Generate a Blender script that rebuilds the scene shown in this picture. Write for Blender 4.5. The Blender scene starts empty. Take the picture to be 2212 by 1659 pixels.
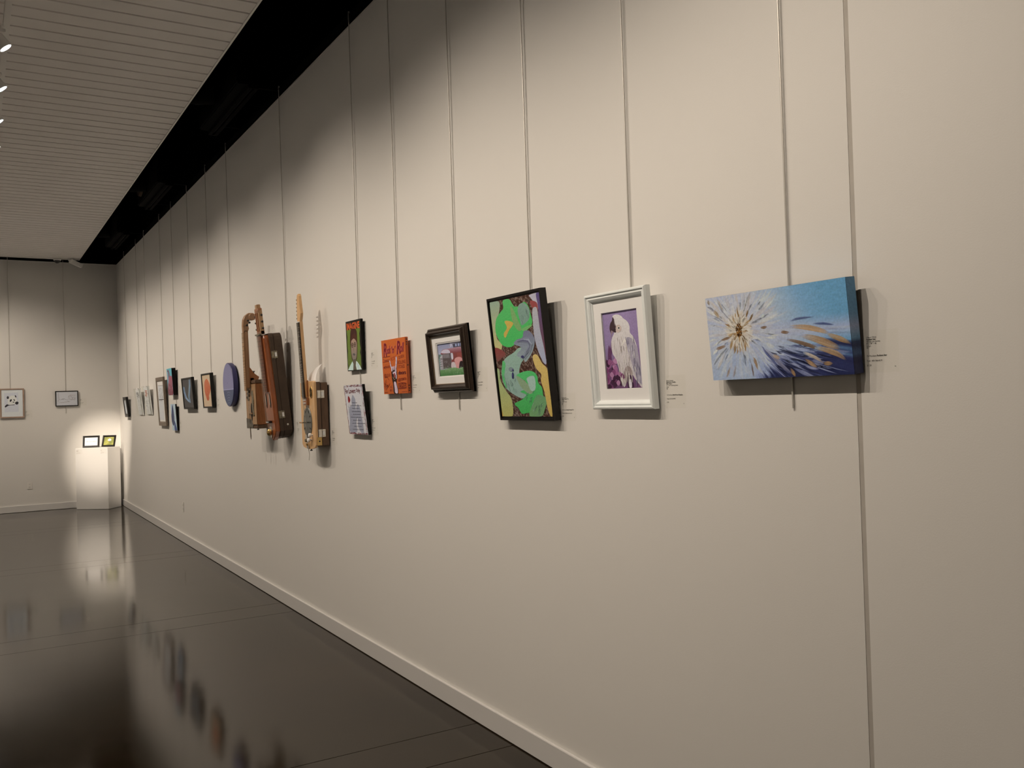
import bpy, bmesh, math, random
import numpy as np
from mathutils import Vector, Matrix
from mathutils.geometry import tessellate_polygon
random.seed(7)
scene = bpy.context.scene
COL = scene.collection

# ------------------------------------------------------------------ camera, world, exposure
cam_d = bpy.data.cameras.new('camera'); cam = bpy.data.objects.new('camera', cam_d); COL.objects.link(cam)
CR = (0.8578587542897472, -0.5130100493575249, -0.029984111569844978)
CU = (0.01850251076879568, -0.02747532218229606, 0.999451231309577)
CF = (0.5135523486302965, 0.8579427696118016, 0.014077971698275949)
cam.matrix_world = Matrix(((CR[0], CU[0], -CF[0], -2.12101), (CR[1], CU[1], -CF[1], 0.0), (CR[2], CU[2], -CF[2], 1.6), (0, 0, 0, 1)))
cam_d.sensor_width = 36.0; cam_d.lens = 36.0 * 1950.0 / 2212.0; cam_d.clip_start = 0.05; cam_d.clip_end = 100
scene.camera = cam
world = bpy.data.worlds.new('world'); scene.world = world; world.use_nodes = True
world.node_tree.nodes['Background'].inputs[0].default_value = (1.0, 0.9, 0.78, 1)
world.node_tree.nodes['Background'].inputs[1].default_value = 0.02
vs = scene.view_settings
vs.view_transform = 'Standard'; vs.look = 'None'; vs.gamma = 1.0; vs.use_curve_mapping = False
vs.exposure = 0.0
LAMP = (1.0, 0.855, 0.70)          # warm gallery lamps
P_WALL = 66.0                       # watts of every wall spot
P_PED = 1020.0                       # the spot above the pedestal
P_FILL = 260.0                      # fill spots on an added unseen track, for bounce off the left wall
YB, HC = 16.349, 4.006              # back wall, wall height

# ------------------------------------------------------------------ materials
def lin(c):
    c = c / 255.0
    return c / 12.92 if c <= 0.04045 else ((c + 0.055) / 1.055) ** 2.4
WALLREF = [lin(v) for v in (206, 192, 171)]
WALLCOL = (0.79, 0.775, 0.745)
def C(r, g, b, k=1.0):
    """surface colour of something photographed as (r,g,b) beside the warm-lit white wall"""
    a = 0.30 * r + 0.59 * g + 0.11 * b; r, g, b = [v + (a - v) * 0.10 for v in (r, g, b)]
    return tuple(min(0.9, max(0.002, k * c * lin(v) / w)) for v, w, c in zip((r, g, b), WALLREF, WALLCOL))
def mat(name, col, rough=0.6, metal=0.0, noise=0.0, nscale=20.0, bump=0.0, bscale=60.0, coat=0.0, stretch=None, spec=0.5):
    m = bpy.data.materials.new(name); m.use_nodes = True
    nt = m.node_tree; b = nt.nodes['Principled BSDF']
    b.inputs['Base Color'].default_value = (*col, 1); b.inputs['Roughness'].default_value = rough
    b.inputs['Metallic'].default_value = metal; b.inputs['Coat Weight'].default_value = coat
    b.inputs['Specular IOR Level'].default_value = spec
    tc = nt.nodes.new('ShaderNodeTexCoord'); mp = nt.nodes.new('ShaderNodeMapping')
    nt.links.new(tc.outputs['Object'], mp.inputs[0])
    if stretch: mp.inputs['Scale'].default_value = stretch
    if noise:
        n = nt.nodes.new('ShaderNodeTexNoise'); n.inputs['Scale'].default_value = nscale; n.inputs['Detail'].default_value = 5
        nt.links.new(mp.outputs[0], n.inputs[0])
        r = nt.nodes.new('ShaderNodeMapRange'); r.inputs[1].default_value = 0.3; r.inputs[2].default_value = 0.7
        r.inputs[3].default_value = 1 - noise; r.inputs[4].default_value = 1 + noise
        nt.links.new(n.outputs[0], r.inputs[0])
        mx = nt.nodes.new('ShaderNodeVectorMath'); mx.operation = 'SCALE'; mx.inputs[0].default_value = col
        nt.links.new(r.outputs[0], mx.inputs[3]); nt.links.new(mx.outputs[0], b.inputs['Base Color'])
    if bump:
        n2 = nt.nodes.new('ShaderNodeTexNoise'); n2.inputs['Scale'].default_value = bscale; n2.inputs['Detail'].default_value = 4
        nt.links.new(mp.outputs[0], n2.inputs[0])
        bp = nt.nodes.new('ShaderNodeBump'); bp.inputs['Strength'].default_value = bump; bp.inputs['Distance'].default_value = 0.002
        nt.links.new(n2.outputs[0], bp.inputs['Height']); nt.links.new(bp.outputs[0], b.inputs['Normal'])
    return m
def paint_mat(name, rough=0.55, bump=0.25, bscale=90):
    m = mat(name, (0.5, 0.5, 0.5), rough, bump=bump, bscale=bscale, spec=0.3)
    nt = m.node_tree; b = nt.nodes['Principled BSDF']
    a = nt.nodes.new('ShaderNodeAttribute'); a.attribute_name = 'paint'
    n = nt.nodes.new('ShaderNodeTexNoise'); n.inputs['Scale'].default_value = 160; n.inputs['Detail'].default_value = 4
    tc = nt.nodes.new('ShaderNodeTexCoord'); nt.links.new(tc.outputs['Object'], n.inputs[0])
    r = nt.nodes.new('ShaderNodeMapRange'); r.inputs[1].default_value = 0.25; r.inputs[2].default_value = 0.75
    r.inputs[3].default_value = 0.88; r.inputs[4].default_value = 1.12
    nt.links.new(n.outputs[0], r.inputs[0])
    mx = nt.nodes.new('ShaderNodeVectorMath'); mx.operation = 'SCALE'
    nt.links.new(a.outputs['Color'], mx.inputs[0]); nt.links.new(r.outputs[0], mx.inputs[3]); nt.links.new(mx.outputs[0], b.inputs['Base Color'])
    return m
M = {}
M['wall'] = mat('painted_drywall', (0.79, 0.775, 0.745), 0.75, bump=0.10, bscale=220, spec=0.25)
M['groove'] = mat('seam_filler', (0.50, 0.47, 0.43), 0.9, noise=0.10, nscale=9)
M['trim'] = mat('baseboard_paint', (0.74, 0.73, 0.72), 0.45)
M['cap'] = mat('cap_metal', (0.85, 0.84, 0.8), 0.35)
M['slat'] = mat('ceiling_slat_paint', (0.82, 0.80, 0.78), 0.5, noise=0.03, nscale=3)
M['slatgap'] = mat('slat_recess_shade', (0.42, 0.38, 0.33), 0.7)  # same paint as the slats, groove shade put into the colour
M['edge'] = mat('ceiling_edge_paint', (0.86, 0.85, 0.82), 0.4)
M['black'] = mat('plenum_black', (0.002, 0.002, 0.002), 0.95, spec=0.05)
M['duct'] = mat('duct_black', (0.0022, 0.0022, 0.002), 0.8, spec=0.06)
M['duct_in'] = mat('slot_black', (0.004, 0.004, 0.004), 0.9)
M['insul'] = mat('insulation', (0.05, 0.028, 0.015), 0.9)
M['rod'] = mat('steel_rod', (0.58, 0.56, 0.52), 0.4, metal=0.35)
M['whitemetal'] = mat('white_enamel', (0.8, 0.79, 0.77), 0.35)
M['whiteplastic'] = mat('white_plastic', (0.83, 0.81, 0.77), 0.35)
M['slotdark'] = mat('socket_dark', (0.05, 0.045, 0.04), 0.6)
M['blackframe'] = mat('black_frame_wood', (0.006, 0.005, 0.0045), 0.45, spec=0.35)
M['canvas_edge_black'] = mat('black_canvas_edge', (0.006, 0.005, 0.005), 0.7, spec=0.2)
M['whiteframe'] = mat('white_frame_wood', C(214, 206, 190), 0.4)
M['darkwood'] = mat('dark_brown_frame', (0.030, 0.018, 0.012), 0.33, noise=0.3, nscale=30, stretch=(1, 8, 1))
M['gold'] = mat('frame_bead', (0.22, 0.16, 0.10), 0.35)
M['greywood'] = mat('grey_brown_frame', C(112, 92, 70), 0.5, noise=0.2, nscale=25)
M['oakframe'] = mat('light_oak_frame', C(150, 118, 92), 0.5, noise=0.12, nscale=25)
M['matboard'] = mat('mat_board', C(222, 214, 200), 0.85)
M['matboard_cream'] = mat('cream_mat_board', C(214, 200, 180), 0.85)
M['paper'] = mat('white_paper', C(226, 220, 210), 0.85)
M['paint'] = paint_mat('artist_paint')
M['impasto'] = paint_mat('thick_paint', 0.42, 0.7, 55)
M['print'] = paint_mat('printed_paper', 0.5, 0.0)
M['ink'] = mat('label_ink', (0.02, 0.018, 0.016), 0.7)
M['fadedink'] = mat('faded_label_ink', (0.35, 0.28, 0.25), 0.7)
M['pedestal'] = mat('pedestal_paint', (0.80, 0.79, 0.77), 0.5)
M['lightwood'] = mat('maple_wood', C(206, 152, 92), 0.38, noise=0.10, nscale=14, stretch=(6, 1, 6), coat=0.2)
M['midwood'] = mat('varnished_wood', C(150, 88, 45), 0.35, noise=0.22, nscale=14, stretch=(8, 1, 8), coat=0.2)
M['redwood'] = mat('red_brown_wood', C(148, 72, 28), 0.3, noise=0.22, nscale=12, stretch=(8, 1, 8), coat=0.3)
M['tanwood'] = mat('tan_wood', C(160, 116, 72), 0.45, noise=0.2, nscale=14, stretch=(8, 1, 8))
M['neckwood'] = mat('neck_wood', C(150, 105, 66), 0.4, noise=0.12, nscale=14, stretch=(8, 1, 8))
M['fret'] = mat('rosewood', (0.020, 0.010, 0.007), 0.45)
M['fretboard_brown'] = mat('brown_fretboard', C(104, 54, 28), 0.4, noise=0.2, nscale=14, stretch=(8, 1, 8))
M['case'] = mat('dark_brown_case', (0.060, 0.036, 0.021), 0.6, noise=0.12, nscale=15, bump=0.5, bscale=260)
M['case2'] = mat('brown_case', (0.14, 0.080, 0.047), 0.6, noise=0.2, nscale=10, bump=0.3, bscale=200, stretch=(5, 1, 5))
M['seam'] = mat('case_seam', (0.010, 0.007, 0.005), 0.7)
M['chrome'] = mat('chrome', (0.75, 0.72, 0.66), 0.25, metal=0.9)
M['oldmetal'] = mat('aged_metal', (0.30, 0.27, 0.20), 0.45, metal=0.7, noise=0.3, nscale=60)
M['brass'] = mat('brass', (0.62, 0.42, 0.16), 0.3, metal=0.9)
M['clock'] = mat('clock_grey', C(98, 92, 78), 0.35, metal=0.2)
M['bone'] = mat('ivory_plastic', C(232, 222, 205), 0.4)
M['blackplastic'] = mat('black_plastic', (0.01, 0.01, 0.01), 0.35)
M['pewter'] = mat('pewter', (0.16, 0.14, 0.11), 0.4, metal=0.7, noise=0.3, nscale=90)
M['strap'] = mat('leather_strap', (0.10, 0.075, 0.05), 0.6)
M['navy'] = mat('navy_rim', C(34, 30, 74), 0.4)
M['smoked'] = mat('smoked_dome', (0.03, 0.03, 0.03), 0.1)
def clear_mat(name, tint, gloss=0.06):
    m = bpy.data.materials.new(name); m.use_nodes = True; nt = m.node_tree; nt.nodes.clear()
    o = nt.nodes.new('ShaderNodeOutputMaterial'); mx = nt.nodes.new('ShaderNodeMixShader')
    t = nt.nodes.new('ShaderNodeBsdfTransparent'); t.inputs[0].default_value = (*tint, 1)
    g = nt.nodes.new('ShaderNodeBsdfGlossy'); g.inputs['Roughness'].default_value = 0.15; g.inputs[0].default_value = (1, 1, 1, 1)
    mx.inputs[0].default_value = gloss
    nt.links.new(t.outputs[0], mx.inputs[1]); nt.links.new(g.outputs[0], mx.inputs[2]); nt.links.new(mx.outputs[0], o.inputs[0]); return m
M['film'] = clear_mat('clear_film', (0.990, 0.990, 0.985), 0.0)
M['acrylic'] = clear_mat('clear_acrylic', (0.93, 0.94, 0.93), 0.05)
def emit_mat(name, col, s):
    m = mat(name, (0.9, 0.9, 0.9), 0.3); b = m.node_tree.nodes['Principled BSDF']
    b.inputs['Emission Color'].default_value = (*col, 1); b.inputs['Emission Strength'].default_value = s; return m
M['lens'] = emit_mat('lit_lens', (0.86, 0.92, 1.0), 14.0)

def floor_mat():
    m = mat('polished_concrete', (0.1, 0.08, 0.06), 0.12); nt = m.node_tree; b = nt.nodes['Principled BSDF']
    tc = nt.nodes.new('ShaderNodeTexCoord')
    n = nt.nodes.new('ShaderNodeTexNoise'); n.inputs['Scale'].default_value = 1.3; n.inputs['Detail'].default_value = 8; n.inputs['Roughness'].default_value = 0.62
    nt.links.new(tc.outputs['Object'], n.inputs[0])
    cr = nt.nodes.new('ShaderNodeValToRGB')
    cr.color_ramp.elements[0].position = 0.32; cr.color_ramp.elements[0].color = (0.013, 0.0085, 0.0040, 1)
    cr.color_ramp.elements[1].position = 0.72; cr.color_ramp.elements[1].color = (0.027, 0.0185, 0.0100, 1)
    nt.links.new(n.outputs[0], cr.inputs[0]); nt.links.new(cr.outputs[0], b.inputs['Base Color'])
    n2 = nt.nodes.new('ShaderNodeTexNoise'); n2.inputs['Scale'].default_value = 2.6; n2.inputs['Detail'].default_value = 6
    nt.links.new(tc.outputs['Object'], n2.inputs[0])
    r = nt.nodes.new('ShaderNodeMapRange'); r.inputs[3].default_value = 0.075; r.inputs[4].default_value = 0.115
    nt.links.new(n2.outputs[0], r.inputs[0]); nt.links.new(r.outputs[0], b.inputs['Roughness'])
    n3 = nt.nodes.new('ShaderNodeTexNoise'); n3.inputs['Scale'].default_value = 3.0; n3.inputs['Detail'].default_value = 2
    nt.links.new(tc.outputs['Object'], n3.inputs[0])
    bp = nt.nodes.new('ShaderNodeBump'); bp.inputs['Strength'].default_value = 0.05; bp.inputs['Distance'].default_value = 0.01
    nt.links.new(n3.outputs[0], bp.inputs['Height']); nt.links.new(bp.outputs[0], b.inputs['Normal'])
    b.inputs['Specular IOR Level'].default_value = 0.33
    return m
M['floor'] = floor_mat()

# ------------------------------------------------------------------ mesh builder
class MB:
    def __init__(s): s.v = []; s.f = []; s.m = []; s.c = []; s.mats = []
    def mi(s, m):
        m = M[m] if isinstance(m, str) else m
        if m not in s.mats: s.mats.append(m)
        return s.mats.index(m)
    def add(s, vs_, fs, m, col=None, T=None):
        i0 = len(s.v); k = s.mi(m)
        for i, v in enumerate(vs_):
            v = Vector(v)
            if T is not None: v = T @ v
            s.v.append(tuple(v)); s.c.append((col[i] if (col and isinstance(col, list)) else col) or (0.5, 0.5, 0.5))
        for f in fs: s.f.append(tuple(i + i0 for i in f)); s.m.append(k)
    def box(s, x0, x1, y0, y1, z0, z1, m, bev=0.0, T=None):
        if bev <= 0:
            vs_ = [(x, y, z) for z in (z0, z1) for y in (y0, y1) for x in (x0, x1)]
            fs = [(0, 2, 3, 1), (4, 5, 7, 6), (0, 1, 5, 4), (2, 6, 7, 3), (0, 4, 6, 2), (1, 3, 7, 5)]
            s.add(vs_, fs, m, T=T)
        else:
            bm = bmesh.new(); bmesh.ops.create_cube(bm, size=1)
            for v in bm.verts: v.co = Vector(((x0 + x1) / 2 + v.co.x * (x1 - x0), (y0 + y1) / 2 + v.co.y * (y1 - y0), (z0 + z1) / 2 + v.co.z * (z1 - z0)))
            bmesh.ops.bevel(bm, geom=bm.edges[:], offset=bev, segments=2, affect='EDGES')
            s.bm(bm, m, T)
    def bm(s, bm, m, T=None):
        bm.verts.ensure_lookup_table(); bm.verts.index_update()
        s.add([v.co.copy() for v in bm.verts], [[v.index for v in f.verts] for f in bm.faces], m, T=T); bm.free()
    def prism(s, pts, z0, z1, m, T=None, bev=0.0, side=None):
        """polygon in xy extruded from z0 to z1"""
        n = len(pts); A = sum(pts[i][0] * pts[(i + 1) % n][1] - pts[(i + 1) % n][0] * pts[i][1] for i in range(n))
        if A < 0: pts = pts[::-1]
        tri = tessellate_polygon([[Vector((p[0], p[1], 0)) for p in pts]])
        if bev > 0:
            cx = sum(p[0] for p in pts) / n; cy = sum(p[1] for p in pts) / n
            r = max(math.hypot(p[0] - cx, p[1] - cy) for p in pts); k = 1 - bev / max(r, 1e-6)
            ins = [(cx + (p[0] - cx) * k, cy + (p[1] - cy) * k) for p in pts]
            vs_ = [(x, y, z0) for x, y in pts] + [(x, y, z1 - bev) for x, y in pts] + [(x, y, z1) for x, y in ins]
            fs = [(i, (i + 1) % n, n + (i + 1) % n, n + i) for i in range(n)] + [(n + i, n + (i + 1) % n, 2 * n + (i + 1) % n, 2 * n + i) for i in range(n)]
            fs += [tuple(a + 2 * n for a in t) for t in tri] + [tuple(t[::-1]) for t in tri]
            s.add(vs_, fs, m, T=T)
        else:
            s.add([(x, y, z0) for x, y in pts] + [(x, y, z1) for x, y in pts], [tuple(a + n for a in t) for t in tri] + [tuple(t[::-1]) for t in tri], m, T=T)
            s.add([(x, y, z0) for x, y in pts] + [(x, y, z1) for x, y in pts], [(i, (i + 1) % n, n + (i + 1) % n, n + i) for i in range(n)], side or m, T=T)
    def tube(s, path, r, m, n=10, T=None, caps=True):
        path = [Vector(p) for p in path]; rr = r if isinstance(r, (list, tuple)) else [r] * len(path)
        rings = []; prev = None
        for i, p in enumerate(path):
            d = (path[min(i + 1, len(path) - 1)] - path[max(i - 1, 0)]).normalized()
            ref = prev if prev is not None else (Vector((0, 0, 1)) if abs(d.z) < 0.9 else Vector((1, 0, 0)))
            a = (ref - d * ref.dot(d)).normalized(); b = d.cross(a); prev = a
            rings.append([p + (a * math.cos(t) + b * math.sin(t)) * rr[i] for t in [2 * math.pi * k / n for k in range(n)]])
        vs_ = [v for ring in rings for v in ring]; fs = []
        for i in range(len(rings) - 1):
            for k in range(n): fs.append((i * n + k, i * n + (k + 1) % n, (i + 1) * n + (k + 1) % n, (i + 1) * n + k))
        if caps: fs.append(tuple(range(n))[::-1]); fs.append(tuple((len(rings) - 1) * n + k for k in range(n)))
        s.add(vs_, fs, m, T=T)
    def lathe(s, prof, m, n=24, T=None):
        """prof: (radius, z) about local z"""
        vs_ = []; fs = []
        for r, z in prof:
            for k in range(n): t = 2 * math.pi * k / n; vs_.append((r * math.cos(t), r * math.sin(t), z))
        for i in range(len(prof) - 1):
            for k in range(n): fs.append((i * n + k, i * n + (k + 1) % n, (i + 1) * n + (k + 1) % n, (i + 1) * n + k))
        fs.append(tuple(range(n))[::-1]); fs.append(tuple((len(prof) - 1) * n + k for k in range(n)))
        s.add(vs_, fs, m, T=T)
    def ring(s, w, h, prof, m, T=None, x0=0.0, y0=0.0):
        """mitred frame: prof is a closed list of (inset, z) around the rectangle [x0-w/2..][y0..y0+h]"""
        vs_ = []
        for ins, z in prof:
            vs_ += [(x0 - w / 2 + ins, y0 + ins, z), (x0 + w / 2 - ins, y0 + ins, z), (x0 + w / 2 - ins, y0 + h - ins, z), (x0 - w / 2 + ins, y0 + h - ins, z)]
        k = len(prof); fs = []
        for i in range(k):
            j = (i + 1) % k
            for q in range(4): fs.append((i * 4 + q, i * 4 + (q + 1) % 4, j * 4 + (q + 1) % 4, j * 4 + q))
        s.add(vs_, fs, m, T=T)
    def build(s, name, parent=None, smooth=False, **tags):
        me = bpy.data.meshes.new(name); me.from_pydata(s.v, [], s.f)
        for m in s.mats: me.materials.append(m)
        me.polygons.foreach_set('material_index', s.m)
        a = me.color_attributes.new('paint', 'FLOAT_COLOR', 'POINT')
        a.data.foreach_set('color', np.array([(*c[:3], 1.0) for c in s.c], dtype=np.float32).ravel())
        bm = bmesh.new(); bm.from_mesh(me)
        if not getattr(s, 'flat', False): bmesh.ops.recalc_face_normals(bm, faces=bm.faces[:])
        bm.to_mesh(me); bm.free()
        if smooth:
            me.shade_smooth() if hasattr(me, 'shade_smooth') else None
            try: me.set_sharp_from_angle(angle=math.radians(40))
            except Exception: pass
        o = bpy.data.objects.new(name, me); COL.objects.link(o)
        if parent is not None: o.parent = parent
        for k_, v_ in tags.items(): o[k_] = v_
        return o
def struct(mb, name): return mb.build(name, kind='structure')
def thing(name, label, cat, T=None, group=None):
    o = bpy.data.objects.new(name, None); COL.objects.link(o); o['label'] = label; o['category'] = cat
    o.empty_display_size = 0.05
    if group: o['group'] = group
    if T is not None: o.matrix_world = T
    return o
def tag(o, label, cat, group=None):
    o['label'] = label; o['category'] = cat
    if group: o['group'] = group
    return o
_tc = {}
def text_mesh(txt, shear=0.0, bold=0.0):
    key = (txt, shear, bold)
    if key in _tc: return _tc[key]
    cu = bpy.data.curves.new('t', 'FONT'); cu.body = txt; cu.shear = shear; cu.offset = bold; cu.resolution_u = 2
    o = bpy.data.objects.new('t', cu); COL.objects.link(o)
    dg = bpy.context.evaluated_depsgraph_get(); me = o.evaluated_get(dg).to_mesh()
    vs_ = [tuple(v.co) for v in me.vertices]; fs = [tuple(p.vertices) for p in me.polygons]
    o.evaluated_get(dg).to_mesh_clear(); bpy.data.objects.remove(o); bpy.data.curves.remove(cu)
    _tc[key] = (vs_, fs); return _tc[key]

# ------------------------------------------------------------------ flat artwork on a panel
def homog(quad):
    """maps the four traced corners (TL TR BR BL) to the unit square, v pointing down"""
    dst = [(0, 0), (1, 0), (1, 1), (0, 1)]; A = []; B = []
    for (x, y), (u, v) in zip(quad, dst):
        A.append([x, y, 1, 0, 0, 0, -u * x, -u * y]); B.append(u)
        A.append([0, 0, 0, x, y, 1, -v * x, -v * y]); B.append(v)
    h = np.append(np.linalg.solve(np.array(A, float), np.array(B, float)), 1).reshape(3, 3)
    def f(p):
        q = h @ np.array([p[0], p[1], 1.0]); return (float(q[0] / q[2]), float(q[1] / q[2]))
    return f
def smooth_poly(pts, k=4):
    n = len(pts); out = []
    for i in range(n):
        p0, p1, p2, p3 = [np.array(pts[(i + j - 1) % n], float) for j in range(4)]
        for t in [j / k for j in range(k)]:
            out.append(tuple(0.5 * ((2 * p1) + (-p0 + p2) * t + (2 * p0 - 5 * p1 + 4 * p2 - p3) * t * t + (-p0 + 3 * p1 - 3 * p2 + p3) * t ** 3)))
    return out
class Art:
    """paint layers on the face of a panel x in [-w/2,w/2], y in [0,h] at height z"""
    def __init__(s, mb, w, h, z, quad=None, m='paint', x0=0.0, y0=0.0):
        s.mb, s.w, s.h, s.z, s.m, s.x0, s.y0 = mb, w, h, z, m, x0, y0; s.n = 0; s.zs = 1.0
        s.H = homog(quad) if quad else (lambda p: (p[0], p[1]))
    def P(s, u, v, dz): 
        u = min(1, max(0, u)); v = min(1, max(0, v))
        return (s.x0 - s.w / 2 + u * s.w, s.y0 + s.h * (1 - v), s.z + dz * s.zs)
    def nz(s, dz=None):
        if dz is None: s.n += 1; return 0.0002 + s.n * 0.00006
        return dz
    def field(s, fn, nx=60, ny=40):
        vs_ = []; col = []; fs = []
        for j in range(ny + 1):
            for i in range(nx + 1):
                u, v = i / nx, j / ny; vs_.append(s.P(u, v, 0.0001)); col.append(C(*fn(u, v)))
        for j in range(ny):
            for i in range(nx): a = j * (nx + 1) + i; fs.append((a, a + nx + 1, a + nx + 2, a + 1))
        s.mb.add(vs_, fs, s.m, col)
    def poly(s, pts, c, sm=True, c2=None, dz=None):
        q = [s.H(p) for p in pts]
        if sm: q = smooth_poly(q)
        d = s.nz(dz); vs_ = [s.P(u, v, d) for u, v in q]
        if c2:
            vv = [v for u, v in q]; a, b = min(vv), max(vv)
            col = [C(*[c[k] + (c2[k] - c[k]) * (v - a) / max(1e-6, b - a) for k in range(3)]) for v in vv]
        else: col = [C(*c)] * len(vs_)
        tri = tessellate_polygon([[Vector((p[0], p[1], 0)) for p in vs_]])
        fs = []
        for t in tri:
            a, b, c_ = [vs_[i] for i in t]
            cr = (b[0] - a[0]) * (c_[1] - a[1]) - (b[1] - a[1]) * (c_[0] - a[0])
            fs.append(tuple(t) if cr > 0 else tuple(t[::-1]))
        s.mb.add(vs_, fs, s.m, col)
    def ell(s, c0, rx, ry, c, n=18, dz=None):
        s.poly([(c0[0] + rx * math.cos(2 * math.pi * k / n), c0[1] + ry * math.sin(2 * math.pi * k / n)) for k in range(n)], c, False, dz=dz)
    def soft(s, pts, wd, c, fade, dz, edge=0.5, ends=0.9):
        """a blended brush stroke: its edges and ends melt into the colour fade(u, v) beneath"""
        q = [np.array((p[0] * s.w, -p[1] * s.h)) for p in [s.H(p) for p in pts]]
        n0 = len(q); n = 9; r = []
        for k in range(n):
            f = k / (n - 1) * (n0 - 1); i = min(n0 - 2, int(f)); r.append(q[i] + (q[i + 1] - q[i]) * (f - i))
        vs_ = []; col = []
        for i in range(n):
            d = r[min(i + 1, n - 1)] - r[max(i - 1, 0)]; d = d / (np.linalg.norm(d) + 1e-9); nn = np.array((-d[1], d[0])); t = i / (n - 1)
            k = math.sin(math.pi * (0.02 + 0.96 * t)) ** 0.7; m_ = math.sin(math.pi * t) ** 0.5
            for o_ in (-1, 0, 1):
                p = r[i] + nn * o_ * wd * s.h * k / 2; u, v = p[0] / s.w, -p[1] / s.h; b = fade(min(1, max(0, u)), min(1, max(0, v)))
                a_ = (1 - ends * (1 - m_)) * ((1 - edge) if o_ else 1.0)
                vs_.append(s.P(u, v, dz)); col.append(C(*[b[j] + (c[j] - b[j]) * a_ for j in range(3)]))
        fs = []
        for i in range(n - 1):
            for j in (0, 1): a = 3 * i + j; fs.append((a, a + 1, a + 4, a + 3))
        s.mb.add(vs_, fs, s.m, col)
    def stroke(s, pts, wd, c, taper=True, dz=None, c2=None):
        """brush stroke along traced points; wd is a fraction of the panel's height"""
        q = [s.H(p) for p in pts]; q = [np.array((u * s.w, -v * s.h)) for u, v in q]; n = len(q); L = []; R = []
        for i in range(n):
            d = q[min(i + 1, n - 1)] - q[max(i - 1, 0)]; d = d / (np.linalg.norm(d) + 1e-9); nn = np.array((-d[1], d[0]))
            k = 1.0
            if taper: k = 0.25 + 0.75 * math.sin(math.pi * (0.12 + 0.8 * i / max(1, n - 1)))
            L.append(q[i] + nn * wd * s.h * k / 2); R.append(q[i] - nn * wd * s.h * k / 2)
        d = s.nz(dz); vs_ = []; col = []
        for i in range(n):
            for p in (L[i], R[i]): vs_.append(s.P(p[0] / s.w, -p[1] / s.h, d))
            t = i / max(1, n - 1); cc = c if not c2 else [c[k] + (c2[k] - c[k]) * t for k in range(3)]
            col += [C(*cc)] * 2
        s.mb.add(vs_, [(2 * i, 2 * i + 1, 2 * i + 3, 2 * i + 2) for i in range(n - 1)], s.m, col)
    def text(s, txt, box, c, shear=0.0, bold=0.0, dz=None):
        """lettering filling the traced quad or unit box (four corners TL TR BR BL in unit coordinates)"""
        vs_, fs = text_mesh(txt, shear, bold); xs = [v[0] for v in vs_]; ys = [v[1] for v in vs_]
        a, b, c0, d0 = min(xs), max(xs), min(ys), max(ys); Q = [s.H(p) for p in box]; d = s.nz(dz); out = []
        for x, y, _ in vs_:
            u = (x - a) / (b - a); v = (d0 - y) / (d0 - c0)
            top = [Q[0][k] + (Q[1][k] - Q[0][k]) * u for k in (0, 1)]; bot = [Q[3][k] + (Q[2][k] - Q[3][k]) * u for k in (0, 1)]
            out.append(s.P(top[0] + (bot[0] - top[0]) * v, top[1] + (bot[1] - top[1]) * v, d))
        s.mb.add(out, fs, s.m, [C(*c)] * len(out))
def ubox(u0, v0, u1, v1): return [(u0, v0), (u1, v0), (u1, v1), (u0, v1)]
def vary(c, a): 
    k = random.uniform(-a, a); return tuple(min(255, max(0, x + k)) for x in c)

# ------------------------------------------------------------------ room shell
m = MB()          # right wall: three panels with the seams between them, on a backing
for y0, y1 in ((-4.2, 1.655), (1.6705, 12.25), (12.2515, YB + 0.15)): m.box(0, 0.03, y0, y1, 0, HC, 'wall')
m.box(0.0015, 0.03, 1.655, 1.6705, 0, HC, 'groove'); m.box(0.002, 0.03, 12.25, 12.2515, 0, HC, 'groove')
m.box(0.03, 0.15, -4.2, YB + 0.15, 0, HC, 'wall')
m.box(-0.003, 0.15, -4.2, YB, HC, HC + 0.006, 'cap')
struct(m, 'wall_right')
m = MB(); m.box(-9.0, 0, YB, YB + 0.15, 0, HC, 'wall'); m.box(-9.0, 0, YB - 0.003, YB + 0.15, HC, HC + 0.006, 'cap'); struct(m, 'wall_back')
m = MB(); m.box(-9.15, -9.0, -4.2, YB + 0.15, 0, HC, 'wall'); struct(m, 'wall_left')
m = MB(); m.box(-9.0, 0, -4.35, -4.2, 0, HC, 'wall'); struct(m, 'wall_front')
m = MB(); m.box(-0.011, 0.03, -4.2, YB, 4.020, 4.078, 'black'); struct(m, 'trim_1')
m = MB(); m.box(-9.0, -0.011, YB - 0.011, YB + 0.03, 4.020, 4.078, 'black'); struct(m, 'trim_2')
m = MB()          # dark plenum over the ceiling
m.box(-9.3, 0.5, -4.5, YB + 0.6, 5.3, 5.4, 'black'); m.box(0.35, 0.5, -4.5, YB + 0.6, HC - 0.3, 5.3, 'black')
m.box(-9.3, 0.5, YB + 0.45, YB + 0.6, HC - 0.3, 5.3, 'black'); m.box(-9.3, -9.2, -4.5, YB + 0.6, HC - 0.3, 5.3, 'black'); m.box(-9.3, 0.5, -4.6, -4.5, HC - 0.3, 5.3, 'black')
struct(m, 'ceiling_plenum')
m = MB()          # slatted ceiling cloud
y = -3.9; 
while y < 15.86:
    y1 = min(y + 0.1655, 15.90); m.box(-8.7, -0.612, y, y1 - 0.020, 4.0, 4.02, 'slat'); y = y + 0.1655
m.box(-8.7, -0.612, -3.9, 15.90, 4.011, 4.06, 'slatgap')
m.box(-0.612, -0.600, -3.9, 15.94, 3.994, 4.07, 'edge'); m.box(-8.7, -0.612, 15.90, 15.94, 3.994, 4.07, 'edge')
struct(m, 'ceiling')
m = MB()          # concrete floor in pours, sawn joints
js = [-4.2]
for a in (0.35, 0.68, 3.60, 3.945, 6.87, 7.225, 10.14, 10.49, 13.43, 13.78): js.append(a)
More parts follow.
